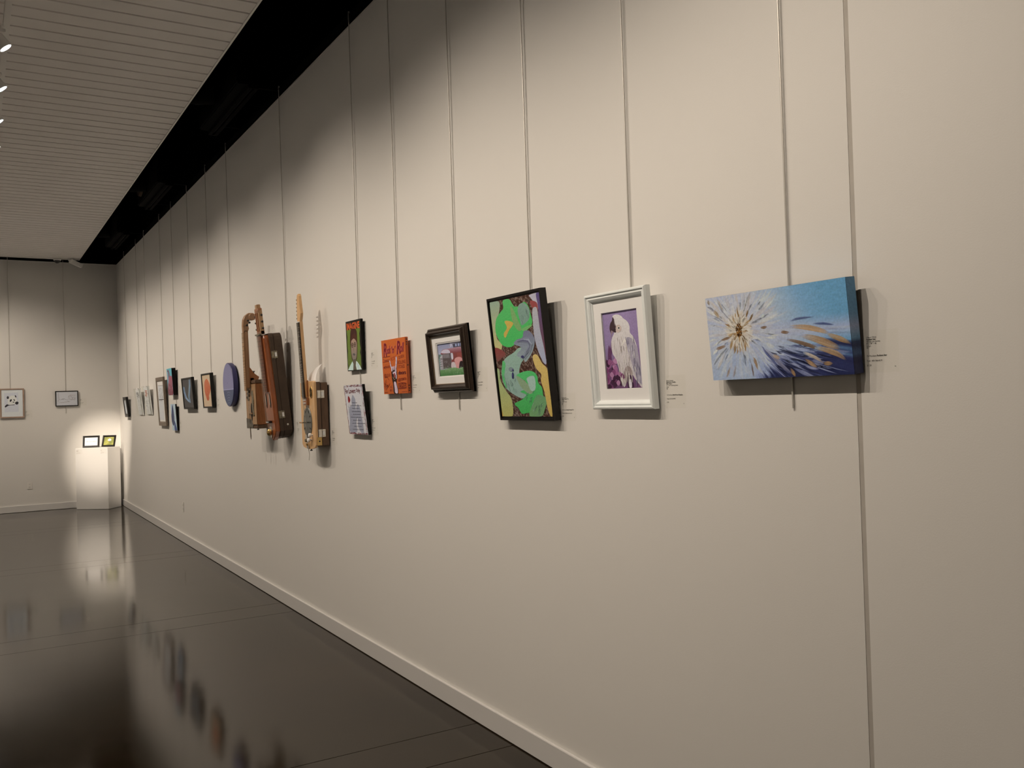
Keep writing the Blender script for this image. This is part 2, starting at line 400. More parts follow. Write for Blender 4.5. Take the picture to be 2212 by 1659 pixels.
js.append(YB + 0.1)
for a, b in zip(js[:-1], js[1:]): m.box(-9.1, 0.05, a + 0.0025, b - 0.0025, -0.05, 0, 'floor')
m.box(-9.1, 0.05, -4.2, YB + 0.1, -0.1, -0.006, 'slotdark')
struct(m, 'floor')
m = MB(); m.box(-0.016, 0, -4.2, YB - 0.016, 0.004, 0.104, 'trim', bev=0.002); struct(m, 'baseboard_right')
m = MB(); m.box(-8.99, 0, YB - 0.016, YB, 0.004, 0.104, 'trim', bev=0.002); struct(m, 'baseboard_back')

# ------------------------------------------------------------------ lights on tracks
TZ = 3.80
tr = MB(); tr.box(-1.930, -1.895, -1.0, 15.6, TZ, TZ + 0.025, 'whitemetal', bev=0.002)
for k in range(9): tr.tube([(-1.912, -0.8 + 2.0 * k, TZ + 0.02), (-1.912, -0.8 + 2.0 * k, 3.9995)], 0.005, 'whitemetal', 6)
tag(tr.build('lighting_track'), 'long white lighting track running along the slatted ceiling at the left edge', 'light track')
def aim(frm, to):
    d = (Vector(to) - Vector(frm)).normalized(); return d.to_track_quat('-Z', 'Y').to_matrix().to_4x4()
def track_head(pos, target, power, size_deg, label, group=None, body='whitemetal', blend=1.0, r=0.03):
    T = Matrix.Translation(pos) @ aim(pos, target)
    root = thing('track_spotlight', label, 'spotlight', Matrix.Translation(pos), group)
    A = aim(pos, target)
    b = MB(); b.lathe([(0.030, 0.10), (0.034, 0.095), (0.036, 0.0), (0.040, -0.02), (0.040, -0.032), (0.034, -0.032), (0.032, -0.02), (0.001, -0.018)], body, 20, T=A)
    hs_ = b.build('lamp_housing', root, smooth=True)
    l = MB(); l.lathe([(0.031, -0.021), (0.026, -0.026), (0.001, -0.028)], 'lens', 20, T=A); l.build('lens', hs_)
    a = MB(); top = TZ - 0.001 - pos[2]
    q = A @ Vector((0, 0, 0.05))
    a.tube([(0, 0, top), (0, 0, q.z + 0.05), (q.x, q.y, q.z)], 0.009, body, 8); a.box(-0.018, 0.018, -0.05, 0.05, top - 0.05, top - 0.03, body, bev=0.003)
    a.build('mounting_arm', root)
    ld = bpy.data.lights.new('spot', 'SPOT'); ld.energy = power; ld.color = LAMP; ld.spot_size = math.radians(size_deg); ld.spot_blend = blend; ld.shadow_soft_size = r
    lo = bpy.data.objects.new('spot', ld); COL.objects.link(lo); lo.parent = root
    lo.matrix_parent_inverse = Matrix(); lo.matrix_local = Matrix.Translation(A @ Vector((0, 0, -0.07))) @ A
    return root
LY = [5.85 + 0.765 * k for k in range(-6, 13)]
POW = {k: (1.28 if k % 2 == 0 else 0.34) for k in range(-1, 13)}; POW.update({-6: 0.8, -5: 1.25, -4: 0.5, -3: 1.1, -2: 1.2, -1: 0.32, 0: 1.55, 1: 0.22, 2: 0.95, 3: 0.4})
for i, y in enumerate(LY):
    lab = 'lit white spotlight on the ceiling track at the left edge, the nearer one' if i == 6 else ('lit white spotlight on the ceiling track, further from the viewer' if i == 7 else 'white spotlight on the ceiling track along the right wall')
    track_head((-1.937, y, 3.70), (0, y - 0.1, 1.10), P_WALL * POW.get(i - 6, 1.0), 103, lab, 'wall washing spotlights on the track', r=0.014)
track_head((-1.937, 12.35, 3.70), (-0.24, 15.95, 0.95), P_PED, 19.5, 'white spotlight on the ceiling track aimed at the pedestal in the corner', blend=0.9, r=0.014)
t2 = MB(); t2.box(-8.4, -2.2, 14.38, 14.415, TZ, TZ + 0.025, 'whitemetal', bev=0.002)
for k in range(4): t2.tube([(-2.4 - 1.9 * k, 14.4, TZ + 0.02), (-2.4 - 1.9 * k, 14.4, 3.9995)], 0.005, 'whitemetal', 6)
tag(t2.build('lighting_track'), 'white lighting track running across the room before the back wall', 'light track')
for k in range(5):
    x = -2.35 - 1.2 * k
    track_head((x, 14.4, 3.70), (x + 0.8, YB, 1.6), P_WALL * 1.25, 84, 'white spotlight aimed at the back wall', 'spotlights for the back wall', r=0.014)
t3 = MB(); t3.box(-6.618, -6.582, -2.0, 13.0, TZ, TZ + 0.025, 'whitemetal', bev=0.002)  # track and spots added out of view to fill the room with bounce
for k in range(7): t3.tube([(-6.6, -1.0 + 2.2 * k, TZ + 0.02), (-6.6, -1.0 + 2.2 * k, 3.9995)], 0.005, 'whitemetal', 6)
tag(t3.build('lighting_track'), 'added white track out of view, carrying fill spotlights along the far left wall', 'light track')
for k in range(5):
    track_head((-6.6, -1.5 + 3.4 * k, 3.70), (-9.0, -1.5 + 3.4 * k, 1.6), P_FILL, 80, 'added white fill spotlight out of view, aimed at the far left wall', 'added fill spotlights for the left wall')
g = MB(); T = Matrix.Translation((-0.66, 15.84, 3.93)) @ Matrix.Rotation(math.radians(20), 4, 'Y') @ Matrix.Rotation(math.radians(25), 4, 'Z')
g.box(-0.10, 0.10, -0.035, 0.035, -0.035, 0.03, 'whitemetal', bev=0.006, T=T); g.lathe([(0.05, 0.0), (0.05, 0.02), (0.02, 0.028)], 'whitemetal', 20, T=Matrix.Translation((-0.72, 15.84, 3.965)))
tag(g.build('ceiling_box_fitting'), 'small white box fitting beside the dome camera under the ceiling edge', 'ceiling fitting')
dome = thing('dome_camera', 'smoked dome security camera under the back edge of the slatted ceiling', 'camera', Matrix.Translation((-0.922, 15.885, 3.99)))
d = MB(); d.lathe([(0.055, 0.0), (0.057, -0.012), (0.050, -0.022)], 'whitemetal', 24); d.build('mount_ring', dome, smooth=True)
d = MB(); d.lathe([(0.046, -0.022)] + [(0.046 * math.cos(a), -0.022 - 0.046 * math.sin(a)) for a in [math.pi / 2 * k / 7 for k in range(1, 8)]], 'smoked', 24); d.build('smoked_dome', dome, smooth=True)

# ------------------------------------------------------------------ air diffusers in the dark gap
for i, (y0, y1, lab) in enumerate(((6.87, 8.21, 'black slot air diffuser in the dark ceiling gap, nearest to the viewer'), (10.30, 11.65, 'black slot air diffuser in the dark gap, middle one, torn brown insulation showing'), (13.47, 14.80, 'black slot air diffuser in the dark ceiling gap, nearest the back wall'))):
    r = thing('air_diffuser', lab, 'air vent', Matrix.Translation((-0.235, (y0 + y1) / 2, 4.01)), 'air diffusers above the wall')
    L = (y1 - y0) / 2
    b = MB(); b.box(-0.12, 0.04, -L, L, 0.03, 0.30, 'duct', bev=0.01); b.build('plenum_box', r)
    b = MB(); b.box(-0.04, -0.013, -L, L, 0, 0.03, 'duct'); b.box(0.013, 0.04, -L, L, 0, 0.03, 'duct'); b.box(-0.04, 0.04, -L - 0.012, -L, 0, 0.03, 'duct'); b.box(-0.04, 0.04, L, L + 0.012, 0, 0.03, 'duct'); b.box(-0.013, 0.013, -L, L, 0.02, 0.03, 'duct_in'); b.build('slot_frame', r)
    b = MB(); b.tube([(-0.12, 0.05, 0.2), (-0.26, 0.1, 0.19), (-0.38, 0.25, 0.27), (-0.42, 0.6, 0.5), (-0.42, 1.0, 0.8)], 0.12, 'duct', 16); b.build('flexible_duct', r, smooth=True)
    for yy in (-L + 0.1, L - 0.13): b = MB(); b.box(0.04, 0.3, yy, yy + 0.03, 0.05, 0.06, 'duct'); b.build('support_bracket', r)
    if i == 1:
        b = MB(); b.prism([(-0.02, 0), (0.03, 0.16), (0.05, 0.34), (0.0, 0.30), (-0.05, 0.12)], 0, 0.03, 'insul', T=Matrix.Translation((-0.14, 0.1, 0.10)) @ Matrix.Rotation(math.radians(-80), 4, 'Y')); b.build('torn_insulation', r)

# ------------------------------------------------------------------ hanging rods
def rod(y, zb, label, on='right', ztop=4.085, sag=0.0):
    m_ = MB()
    if on == 'right':
        pts = [(-0.0135, y, ztop - 0.012), (-0.0155, y, ztop), (-0.0195, y, ztop - 0.002), (-0.020, y, ztop - 0.015)]
        for k in range(1, 9):
            t = k / 8; pts.append((-0.020 + 0.0150 * t, y + sag * math.sin(math.pi * t), ztop - 0.015 + (zb - ztop + 0.015) * t))
    else:
        yy = YB - 0.005; pts = [(y, YB - 0.0135, ztop - 0.012), (y, YB - 0.0155, ztop), (y, YB - 0.0195, ztop - 0.002), (y, YB - 0.02, ztop - 0.015), (y, YB - 0.012, (ztop + zb) / 2), (y, yy, zb)]
    m_.tube(pts, 0.0032, 'rod', 8)
    tag(m_.build('hanging_rod', smooth=True), label, 'hanging rod', 'picture hanging rods')
rods = [(1.895, 1.54, 'long steel rod holding the blue flower painting, end showing below it'), (2.648, 1.62, 'steel rod above the white framed bird picture'), (3.35, 1.60, 'steel rod above the green abstract painting'),
        (4.06, 1.543, 'steel rod holding the tractor picture, tip showing beneath'), (4.785, 1.545, 'steel rod holding the orange lettered canvas, tip showing beneath'), (5.40, 1.50, 'steel rod behind the green portrait, also carrying the love poem canvas'),
        (6.93, 2.0, 'steel rod above the long guitar case'), (8.66, 1.85, 'steel rod above the round blue disc'), (9.54, 1.70, 'steel rod above the orange figure painting'),
        (10.48, 1.65, 'steel rod above the black framed blue brushstroke painting'), (11.42, 1.45, 'steel rod behind the pink and teal painting and the small one below'), (12.22, 1.75, 'steel rod above the tall grey framed drawing'),
        (13.44, 1.80, 'steel rod above the red and black clear framed print'), (14.17, 1.80, 'steel rod above the black and white clear framed print'), (15.36, 1.70, 'steel rod above the small black frame near the corner')]
for y, zb, l in rods: rod(y, zb, l, sag=0.0)
rod(-1.60, 1.80, 'steel rod above the panda drawing on the back wall', 'back'); rod(-0.81, 1.546, 'steel rod holding the reclining sketch on the back wall', 'back')

# ------------------------------------------------------------------ frames for hung pieces
def hung(yl, zb, w, h, th):
    """frame of a piece leaning off the right wall: x right, y up, z out of the wall"""
    o = Vector((-0.009, yl - w / 2, zb)); s_, c_ = math.sin(th), math.cos(th)
    return Matrix(((0, -s_, -c_, o.x), (-1, 0, 0, o.y), (0, c_, -s_, o.z), (0, 0, 0, 1)))
def hung_back(xc, zb, th=0.02): 
    s_, c_ = math.sin(th), math.cos(th)
    return Matrix(((1, 0, 0, xc), (0, -s_, -c_, YB - 0.010), (0, c_, -s_, zb), (0, 0, 0, 1)))
def canvas_box(mb, w, h, t, m_edge): mb.box(-w / 2, w / 2, 0, h, 0, t, m_edge, bev=0.0015)
def mesh_thing(mb, name, T, label, cat, group=None):
    o = mb.build(name); o.matrix_world = T; return tag(o, label, cat, group)

# -- flower painting
def hsh(a): return math.sin(a * 12.9898) * 43758.5453 % 1.0
def n1(x):
    i = math.floor(x); f = x - i; f = f * f * (3 - 2 * f); return hsh(i) * (1 - f) + hsh(i + 1) * f
w, h, t = 0.548, 0.267, 0.039
mb = MB(); canvas_box(mb, w, h, t, 'canvas_edge_black')
FQ = [(108, 350), (1505, 140), (1602, 1100), (200, 1160)]
ar = Art(mb, w, h, t, FQ, 'impasto'); ar.zs = 0.22
cu, cv = ar.H((452, 665))
def lerp(a, b, k): k = min(1, max(0, k)); return [a[i] + (b[i] - a[i]) * k for i in range(3)]
def ffield(u, v):
    dx, dy = (u - cu) * w, (v - cv) * h; r = math.hypot(dx, dy); a = math.atan2(dy, dx)
    ray = n1(a * 30 + 50) * 0.6 + n1(a * 75 + 9) * 0.4
    sky = lerp((150, 165, 185), (92, 142, 168), (u - 0.35) * 1.9 - 0.4 * v + 0.12 * ray)
    petal = lerp((150, 156, 172), (190, 182, 176), ray)
    if v > cv: petal = lerp(petal, (142, 156, 190), (v - cv) * 1.4 * (0.4 + ray))
    c = lerp(petal, sky, (u - 0.38) * 2.6 + (0.45 - v) * 0.8 - 0.1)
    c = lerp(c, lerp((168, 138, 96), (206, 190, 162), ray * 1.6), (1 - r / 0.075) * (0.9 + 0.9 * ray))
    lav = lerp((150, 152, 175), (172, 170, 182), ray); c = lerp(c, lav, max(0, 1 - abs(v - 0.50) * 6.5) * min(1, max(0, (u - 0.3) * 4)) * 0.9)
    edge = 0.60 + 0.02 * math.sin(u * 20) + 0.55 * max(0, 0.85 - u) ** 1.3
    k = (v - edge) * 7 + (ray - 0.5) * 2.2
    if u > 0.33: c = lerp(c, lerp((54, 58, 98), (26, 31, 64), ray + v - 0.6), k if u > 0.45 else k * (u - 0.33) / 0.12)
    return [x * 1.09 for x in c]
ar.field(ffield, 150, 80)
ar.H = lambda p: p
def mixf(u, v, c, k): c = [x * 1.06 for x in c]; return lerp(ffield(min(1, max(0, u)), min(1, max(0, v))), c, k)
for i in range(620):     # radiating petals
    a = random.uniform(0, 2 * math.pi); r0 = random.uniform(0.030, 0.13); r1 = r0 + random.uniform(0.03, 0.10)
    if (a > 2 * math.pi - 0.5 or a < 0.85) and random.random() < 0.65: continue
    pts = []
    for k in range(4):
        r = r0 + (r1 - r0) * k / 3; aa = a + 0.03 * math.sin(k); pts.append((cu + r * math.cos(aa) / w, cv + r * math.sin(aa) / h))
    if not all(-0.01 < p[0] < 1.01 and -0.02 < p[1] < 1.02 for p in pts): continue
    up = math.sin(a) < 0.15
    base = random.choice([(196, 190, 186), (182, 182, 188), (168, 172, 186), (206, 200, 192), (172, 162, 152)] + ([(186, 172, 152), (196, 188, 180)] if up else [(156, 166, 192), (146, 158, 186)]))
    ar.soft(pts, random.uniform(0.015, 0.060), mixf(pts[1][0], pts[1][1], base, random.uniform(0.35, 0.9)), ffield, 0.0003 + (i % 14) * 0.00005)
for i in range(120):     # navy and pale sweeps at lower right
    u0 = random.uniform(0.42, 0.80); v0 = random.uniform(0.62, 0.9); an = math.atan2((v0 - cv) * h, (u0 - cu) * w) * random.uniform(0.75, 1.0)
    L_ = random.uniform(0.05, 0.16)
    pts = [(u0 + L_ * k / 3 * math.cos(an) / w * 0.8, v0 + L_ * k / 3 * math.sin(an) / h * 0.8 - 0.01 * k * k * 0.3) for k in range(4)]
    ar.soft(pts, random.uniform(0.012, 0.045), vary(random.choice([(44, 48, 84), (30, 34, 62), (74, 78, 116), (22, 24, 46), (130, 134, 160), (150, 152, 172)]), 8), ffield, dz=0.0004 + (i % 14) * 0.00005)
for i in range(420):    # ochre and cream star round the heart
    a = random.uniform(0, 2 * math.pi); r0 = random.uniform(0.006, 0.040); L_ = random.uniform(0.012, 0.034) * (1.15 if math.sin(a) > 0.2 else 1.0)
    pts = [(cu + (r0 + L_ * k / 3) * 0.92 * math.cos(a + .02 * k) / w, cv + (r0 + L_ * k / 3) * 1.05 * math.sin(a + .02 * k) / h) for k in range(4)]
    c = random.choice([(210, 196, 170), (198, 178, 144), (218, 206, 184), (168, 130, 78), (148, 106, 56), (202, 184, 158), (212, 200, 176), (206, 190, 164)])
    ar.soft(pts, random.uniform(0.012, 0.030), vary(c, 8), ffield, edge=0.25, dz=0.0011 + (i % 12) * 0.00005)
ar.H = homog(FQ)
OC = (176, 132, 80); OC2 = (120, 84, 50)
for p, wd, c in [([(945, 630), (1060, 628), (1180, 645), (1290, 670), (1360, 700)], 0.045, OC), ([(1040, 715), (1180, 740), (1300, 780), (1400, 820), (1475, 845)], 0.075, OC),
                 ([(905, 748), (1060, 785), (1200, 830), (1330, 875)], 0.028, OC2), ([(1200, 832), (1330, 860), (1450, 905), (1530, 970)], 0.05, OC), ([(1300, 690), (1400, 730), (1500, 765), (1578, 800)], 0.045, OC),
                 ([(1075, 880), (1150, 905), (1240, 945), (1310, 995)], 0.022, (190, 165, 130)), ([(1290, 990), (1340, 992), (1392, 995)], 0.03, OC), ([(1100, 950), (1170, 990), (1240, 1030)], 0.035, OC),
                 ([(860, 680), (900, 684), (960, 690)], 0.018, OC2), ([(665, 640), (700, 637), (732, 630)], 0.012, OC2), ([(690, 830), (800, 930), (900, 1030), (1000, 1110)], 0.035, (130, 126, 140)),
                 ([(670, 815), (720, 880), (790, 960), (860, 1040)], 0.022, (60, 66, 110)), ([(960, 1040), (1000, 1090), (1020, 1118)], 0.03, OC), ([(780, 905), (830, 930), (870, 950)], 0.03, (160, 130, 100)),
                 ([(590, 930), (620, 980), (650, 1060)], 0.045, (150, 110, 62)), ([(575, 980), (590, 1060), (605, 1135)], 0.03, (118, 96, 84)), ([(370, 1020), (350, 1080), (325, 1140)], 0.03, (140, 116, 92)), ([(430, 1000), (410, 1070), (395, 1135)], 0.03, (150, 136, 126)),
                 ([(130, 370), (160, 410)], 0.03, (150, 130, 104)), ([(190, 465), (225, 500), (260, 545)], 0.035, (165, 135, 92)), ([(255, 770), (330, 745), (370, 735)], 0.012, OC2), ([(215, 850), (265, 838), (325, 815)], 0.018, OC2),
                 ([(240, 1050), (270, 980), (320, 880)], 0.035, (196, 186, 170)), ([(225, 355), (260, 410), (300, 480)], 0.035, (170, 158, 140)), ([(500, 290), (490, 370), (485, 440)], 0.06, (178, 172, 168)), ([(560, 280), (545, 360), (530, 440)], 0.05, (160, 148, 134)),
                 ([(425, 430), (435, 480), (445, 530)], 0.022, (130, 90, 40)), ([(545, 455), (530, 500), (515, 545)], 0.022, (130, 90, 40)), ([(595, 495), (570, 540), (545, 590)], 0.018, (120, 82, 38)), ([(360, 860), (375, 800), (390, 750)], 0.05, (160, 120, 62)), ([(520, 870), (515, 820), (500, 770)], 0.05, (160, 116, 60)), ([(400, 900), (415, 850), (425, 810)], 0.022, (140, 104, 56)),
                 ([(940, 585), (1010, 555), (1100, 540), (1200, 530)], 0.006, (84, 92, 128)), ([(1180, 600), (1300, 598), (1420, 612)], 0.008, (70, 80, 120)), ([(660, 540), (690, 520), (705, 500)], 0.014, (205, 208, 220))]:
    nn = max(2, int(wd * 130))
    for q in range(nn):
        o_ = (q / max(1, nn - 1) - 0.5) * wd * 780; a_ = random.uniform(0, 0.12); b_ = random.uniform(0.85, 1.0)
        P_ = []
        for t_ in [a_ + (b_ - a_) * k / 6 for k in range(7)]:
            f_ = t_ * (len(p) - 1); i_ = min(len(p) - 2, int(f_)); g_ = f_ - i_; P_.append((p[i_][0] + (p[i_ + 1][0] - p[i_][0]) * g_ + random.uniform(-3, 3), p[i_][1] + (p[i_ + 1][1] - p[i_][1]) * g_ + o_ * math.sin(math.pi * (0.15 + 0.7 * t_))))
        ar.soft(P_, 0.020, vary(c, 18), ffield, edge=0.3, dz=0.0016 + q % 7 * 0.00005)
ar.H = lambda p: p
for i in range(110):
    a = random.uniform(0, 6.28); r = math.sqrt(random.random()); ar.ell((cu + r * 0.0125 * math.cos(a) / w * 0.95, cv + r * 0.021 * math.sin(a) / h), 0.0045, 0.009, vary(random.choice([(120, 74, 22), (88, 52, 14), (150, 100, 36), (60, 34, 10)]), 8), n=7, dz=0.002 + (i % 10) * 0.0001)
# painted edges of the canvas (the picture wraps round the sides)
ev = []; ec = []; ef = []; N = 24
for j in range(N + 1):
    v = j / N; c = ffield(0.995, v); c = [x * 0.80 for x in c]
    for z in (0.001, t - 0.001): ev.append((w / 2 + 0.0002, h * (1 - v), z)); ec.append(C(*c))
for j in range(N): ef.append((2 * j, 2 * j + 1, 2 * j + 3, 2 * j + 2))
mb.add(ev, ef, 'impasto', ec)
ev = []; ec = []; ef = []
for j in range(N + 1):
    u = j / N; c = ffield(u, 0.005)
    for z in (0.001, t - 0.001): ev.append((-w / 2 + u * w, h + 0.0002, z)); ec.append(C(*c))
for j in range(N): ef.append((2 * j, 2 * j + 1, 2 * j + 3, 2 * j + 2))
mb.add(ev, ef, 'impasto', ec)
mesh_thing(mb, 'flower_painting', hung(2.185, 1.637, w, h, 0.097), 'wide blue canvas painted with a white starburst flower with golden centre and navy corner', 'painting')

# -- bird picture in white frame
w, h = 0.37, 0.445
T = hung(2.873, 1.542, w, h, 0.062)
root = thing('framed_bird_picture', 'white framed picture of a white hooded parrot on purple, with wide white mat', 'picture', T)
mb = MB(); mb.ring(w, h, [(0, 0.002), (0, 0.022), (0.004, 0.029), (0.009, 0.030), (0.013, 0.024), (0.020, 0.026), (0.026, 0.022), (0.029, 0.016), (0.033, 0.013), (0.033, 0.002)], 'whiteframe'); mb.build('frame', root)
BQ = [(128, 275), (690, 135), (800, 1385), (215, 1400)]; HB = homog([(145, 300), (655, 205), (752, 1360), (230, 1372)])
iw, ih = w - 0.066, h - 0.066
oq = [HB(p) for p in ((228, 410), (593, 348), (662, 1228), (295, 1240))]
u0 = (oq[0][0] + oq[3][0]) / 2; u1 = (oq[1][0] + oq[2][0]) / 2; v0 = (oq[0][1] + oq[1][1]) / 2; v1 = (oq[2][1] + oq[3][1]) / 2
pw, ph = (u1 - u0) * iw, (v1 - v0) * ih; px = -iw / 2 + (u0 + u1) / 2 * iw; py = 0.033 + (1 - v1) * ih
mb = MB()
xa, xb, ya, yb_ = px - pw / 2, px + pw / 2, py, py + ph
for b_ in ((-iw / 2 - .003, xa, 0.030, h - 0.030), (xb, iw / 2 + .003, 0.030, h - 0.030), (xa, xb, 0.030, ya), (xa, xb, yb_, h - 0.030)): mb.box(b_[0], b_[1], b_[2], b_[3], 0.008, 0.0105, 'matboard')
mb.build('mat_board', root)
mb = MB(); mb.box(xa - .004, xb + .004, ya - .004, yb_ + .004, 0.002, 0.004, 'paper')
ar = Art(mb, pw, ph, 0.004, [(228, 410), (593, 348), (662, 1228), (295, 1240)], 'print', x0=px, y0=py)
ar.field(lambda u, v: lerp(lerp((134, 108, 140), (150, 124, 156), math.sin(u * 3) * math.cos(v * 4) * .5 + .5), (92, 50, 80), (v - 0.45) * 1.6), 20, 40)
for i in range(60):
    x = random.uniform(275, 440); yy = random.uniform(930, 1230); 
    if x > 380 and yy < 1050: continue
    ar.poly([(x, yy - 30), (x + 22, yy), (x + random.uniform(-8, 20), yy + 35), (x - 18, yy + 5)], vary(random.choice([(120, 56, 94), (150, 84, 120), (88, 40, 72), (170, 112, 140), (64, 28, 52)]), 8), dz=0.0003 + i % 9 * 0.00004)
for p in ([(300, 760), (320, 830), (330, 930), (300, 960), (290, 860)], [(330, 700), (340, 800), (318, 900), (316, 790)]): ar.poly(p, (96, 52, 84))
ar.poly([(335, 440), (378, 420), (422, 436), (445, 462), (490, 500), (512, 555), (516, 620), (552, 668), (585, 760), (608, 880), (632, 1060), (655, 1190), (640, 1225), (600, 1170), (570, 1130), (545, 1090), (505, 1095), (480, 1180), (462, 1222), (440, 1180), (415, 1070), (398, 990), (365, 900), (338, 850), (325, 760), (330, 690), (355, 620), (362, 540), (352, 490)], (214, 200, 184), c2=(186, 170, 160))
ar.poly([(480, 680), (540, 690), (590, 790), (612, 900), (640, 1080), (655, 1195), (600, 1150), (560, 1040), (520, 900), (492, 800)], (160, 146, 150))
ar.poly([(470, 1010), (520, 1000), (545, 1080), (520, 1100), (500, 1130), (478, 1190), (455, 1160)], (150, 128, 118))
for i in range(130):
    x = random.uniform(335, 625); yy = random.uniform(660, 1150)
    lo = 330 + (yy - 660) * 0.20; hi = 560 + (yy - 700) * 0.20
    if not lo < x < hi: continue
    L_ = random.uniform(40, 90); s_ = 0.12 + random.uniform(-.05, .05)
    dark = x > lo + 0.62 * (hi - lo)
    c = random.choice([(110, 98, 116), (142, 130, 140), (220, 212, 208), (84, 74, 94), (200, 190, 186)]) if dark else random.choice([(228, 216, 200), (178, 160, 142), (200, 184, 166), (150, 132, 118), (236, 226, 214)])
    ar.stroke([(x, yy), (x + L_ * s_ * .5, yy + L_ * .5), (x + L_ * s_, yy + L_)], 0.010, vary(c, 8), dz=0.0012 + i % 12 * 0.00004)
ar.poly([(480, 680), (470, 720), (432, 768), (440, 730), (455, 700)], (232, 220, 202))
ar.poly([(338, 450), (330, 490), (314, 520), (306, 570), (312, 605), (324, 632), (332, 590), (362, 574), (376, 560), (360, 520), (352, 480)], (66, 44, 46))
ar.poly([(330, 592), (372, 574), (372, 620), (346, 612)], (58, 38, 42)); ar.poly([(324, 600), (346, 614), (330, 640), (326, 690), (322, 640)], (150, 120, 120))
ar.poly([(375, 545), (405, 535), (428, 565), (422, 600), (395, 622), (372, 606), (372, 575)], (196, 170, 150))
ar.ell((402, 570), 13, 17, (226, 214, 196)); ar.ell((402, 570), 8, 11, (44, 34, 34)); ar.stroke([(352, 470), (358, 530), (376, 560)], 0.012, (130, 110, 104))
ar.poly([(500, 1100), (530, 1098), (560, 1225), (500, 1228)], (64, 36, 56)); ar.poly([(512, 1150), (534, 1140), (540, 1225), (516, 1225)], (206, 190, 186))
mb.build('picture', root)

# -- green abstract
w, h, t = 0.452, 0.557, 0.030
root = thing('green_abstract_painting', 'black framed abstract painting of green and grey swirls with yellow strip', 'painting', hung(3.592, 1.497, w, h, 0.10))
mb = MB(); mb.ring(w, h, [(0, 0), (0, t), (0.010, t), (0.010, t - .006), (0.016, t - .006), (0.016, 0)], 'blackframe'); mb.build('frame', root)
mb = MB(); cw, ch = w - 0.034, h - 0.034; mb.box(-cw / 2, cw / 2, 0.017, 0.017 + ch, 0.004, t - 0.005, 'canvas_edge_black')
ar = Art(mb, cw, ch, t - 0.005, [(177, 262), (703, 146), (856, 1468), (322, 1470)], 'impasto', y0=0.017)
random.seed(3)
ar.field(lambda u, v: random.choice([(74, 40, 26), (64, 34, 22), (84, 50, 34), (60, 30, 22), (58, 30, 22), (120, 96, 78)] if random.random() < .9 else [(140, 116, 96)]), 70, 90)
sh = [([(180, 262), (275, 247), (285, 330), (270, 420), (250, 560), (262, 650), (310, 700), (305, 762), (265, 760), (232, 720), (205, 500)], (140, 158, 130), (190, 176, 104)),
      ([(240, 745), (330, 780), (350, 820), (300, 860), (262, 885)], (140, 56, 50), (120, 70, 60)),
      ([(600, 178), (700, 150), (706, 200), (690, 330), (640, 240), (615, 205)], (176, 168, 170), None), ([(672, 170), (706, 150), (742, 420), (778, 810), (745, 700), (705, 500), (695, 300)], (88, 74, 118), (110, 62, 66)),
      ([(608, 240), (680, 255), (690, 340), (640, 320)], (150, 66, 60), None), ([(636, 330), (680, 310), (700, 420), (720, 560), (760, 740), (786, 902), (755, 895), (700, 780), (660, 640), (642, 480)], (172, 164, 158), (158, 158, 172)),
      ([(320, 240), (385, 222), (420, 270), (450, 302), (500, 290), (545, 250), (590, 290), (615, 370), (635, 470), (600, 520), (575, 560), (545, 590), (530, 640), (470, 690), (400, 735), (320, 715), (270, 640), (243, 560), (250, 440), (290, 370), (325, 320)], (78, 176, 84), (64, 178, 78)),
      ([(490, 285), (545, 262), (598, 320), (604, 420), (560, 480), (520, 500), (505, 450), (480, 360)], (120, 146, 124), None), ([(400, 305), (430, 330), (480, 440), (520, 540), (490, 560), (440, 500), (415, 420)], (118, 160, 88), None),
      ([(340, 460), (400, 458), (432, 488), (385, 560), (350, 635), (332, 592), (366, 528)], (196, 160, 64), None), ([(520, 540), (600, 500), (635, 500), (560, 560)], (110, 170, 90), None),
      ([(490, 742), (440, 790), (345, 860), (312, 960), (315, 1060), (350, 1160), (430, 1230), (520, 1276), (556, 1266), (600, 1200), (640, 1190), (560, 1100), (500, 1020), (520, 900), (600, 800), (560, 742)], (140, 168, 142), (136, 160, 140)),
      ([(545, 565), (600, 560), (652, 620), (660, 700), (630, 800), (568, 890), (540, 860), (470, 820), (520, 740), (440, 702), (470, 655), (530, 630)], (112, 110, 128), (144, 158, 148)),
      ([(318, 900), (330, 880), (352, 920), (340, 1050), (370, 1170), (345, 1140), (314, 1040)], (84, 176, 96), None),
      ([(470, 1030), (560, 990), (640, 990), (690, 1040), (700, 1110), (740, 1160), (755, 1250), (790, 1290), (770, 1380), (735, 1465), (640, 1465), (600, 1430), (530, 1440), (490, 1380), (450, 1335), (530, 1290), (572, 1240), (510, 1205), (580, 1170), (560, 1090), (500, 1075)], (74, 182, 92), (60, 160, 68)),
      ([(470, 1040), (540, 1080), (640, 1180), (620, 1230), (560, 1200), (500, 1130)], (132, 152, 110), None), ([(580, 1060), (650, 1038), (672, 1110), (665, 1190), (620, 1190), (590, 1110)], (156, 180, 158), None),
      ([(690, 1240), (770, 1258), (796, 1290), (775, 1380), (735, 1466), (610, 1466), (640, 1340)], (98, 146, 92), (108, 150, 90)),
      ([(645, 820), (690, 815), (740, 900), (796, 965), (812, 1100), (852, 1462), (806, 1400), (770, 1220), (730, 1090), (732, 1020), (680, 960), (648, 880)], (206, 172, 92), (196, 160, 70)),
      ([(265, 985), (290, 990), (300, 1090), (360, 1200), (420, 1290), (430, 1466), (326, 1466), (300, 1320)], (150, 168, 110), (176, 166, 84)), ([(310, 1390), (330, 1466), (320, 1466)], (204, 160, 60), None)]
for p, c, c2 in sh: ar.poly(p, c, c2=c2)
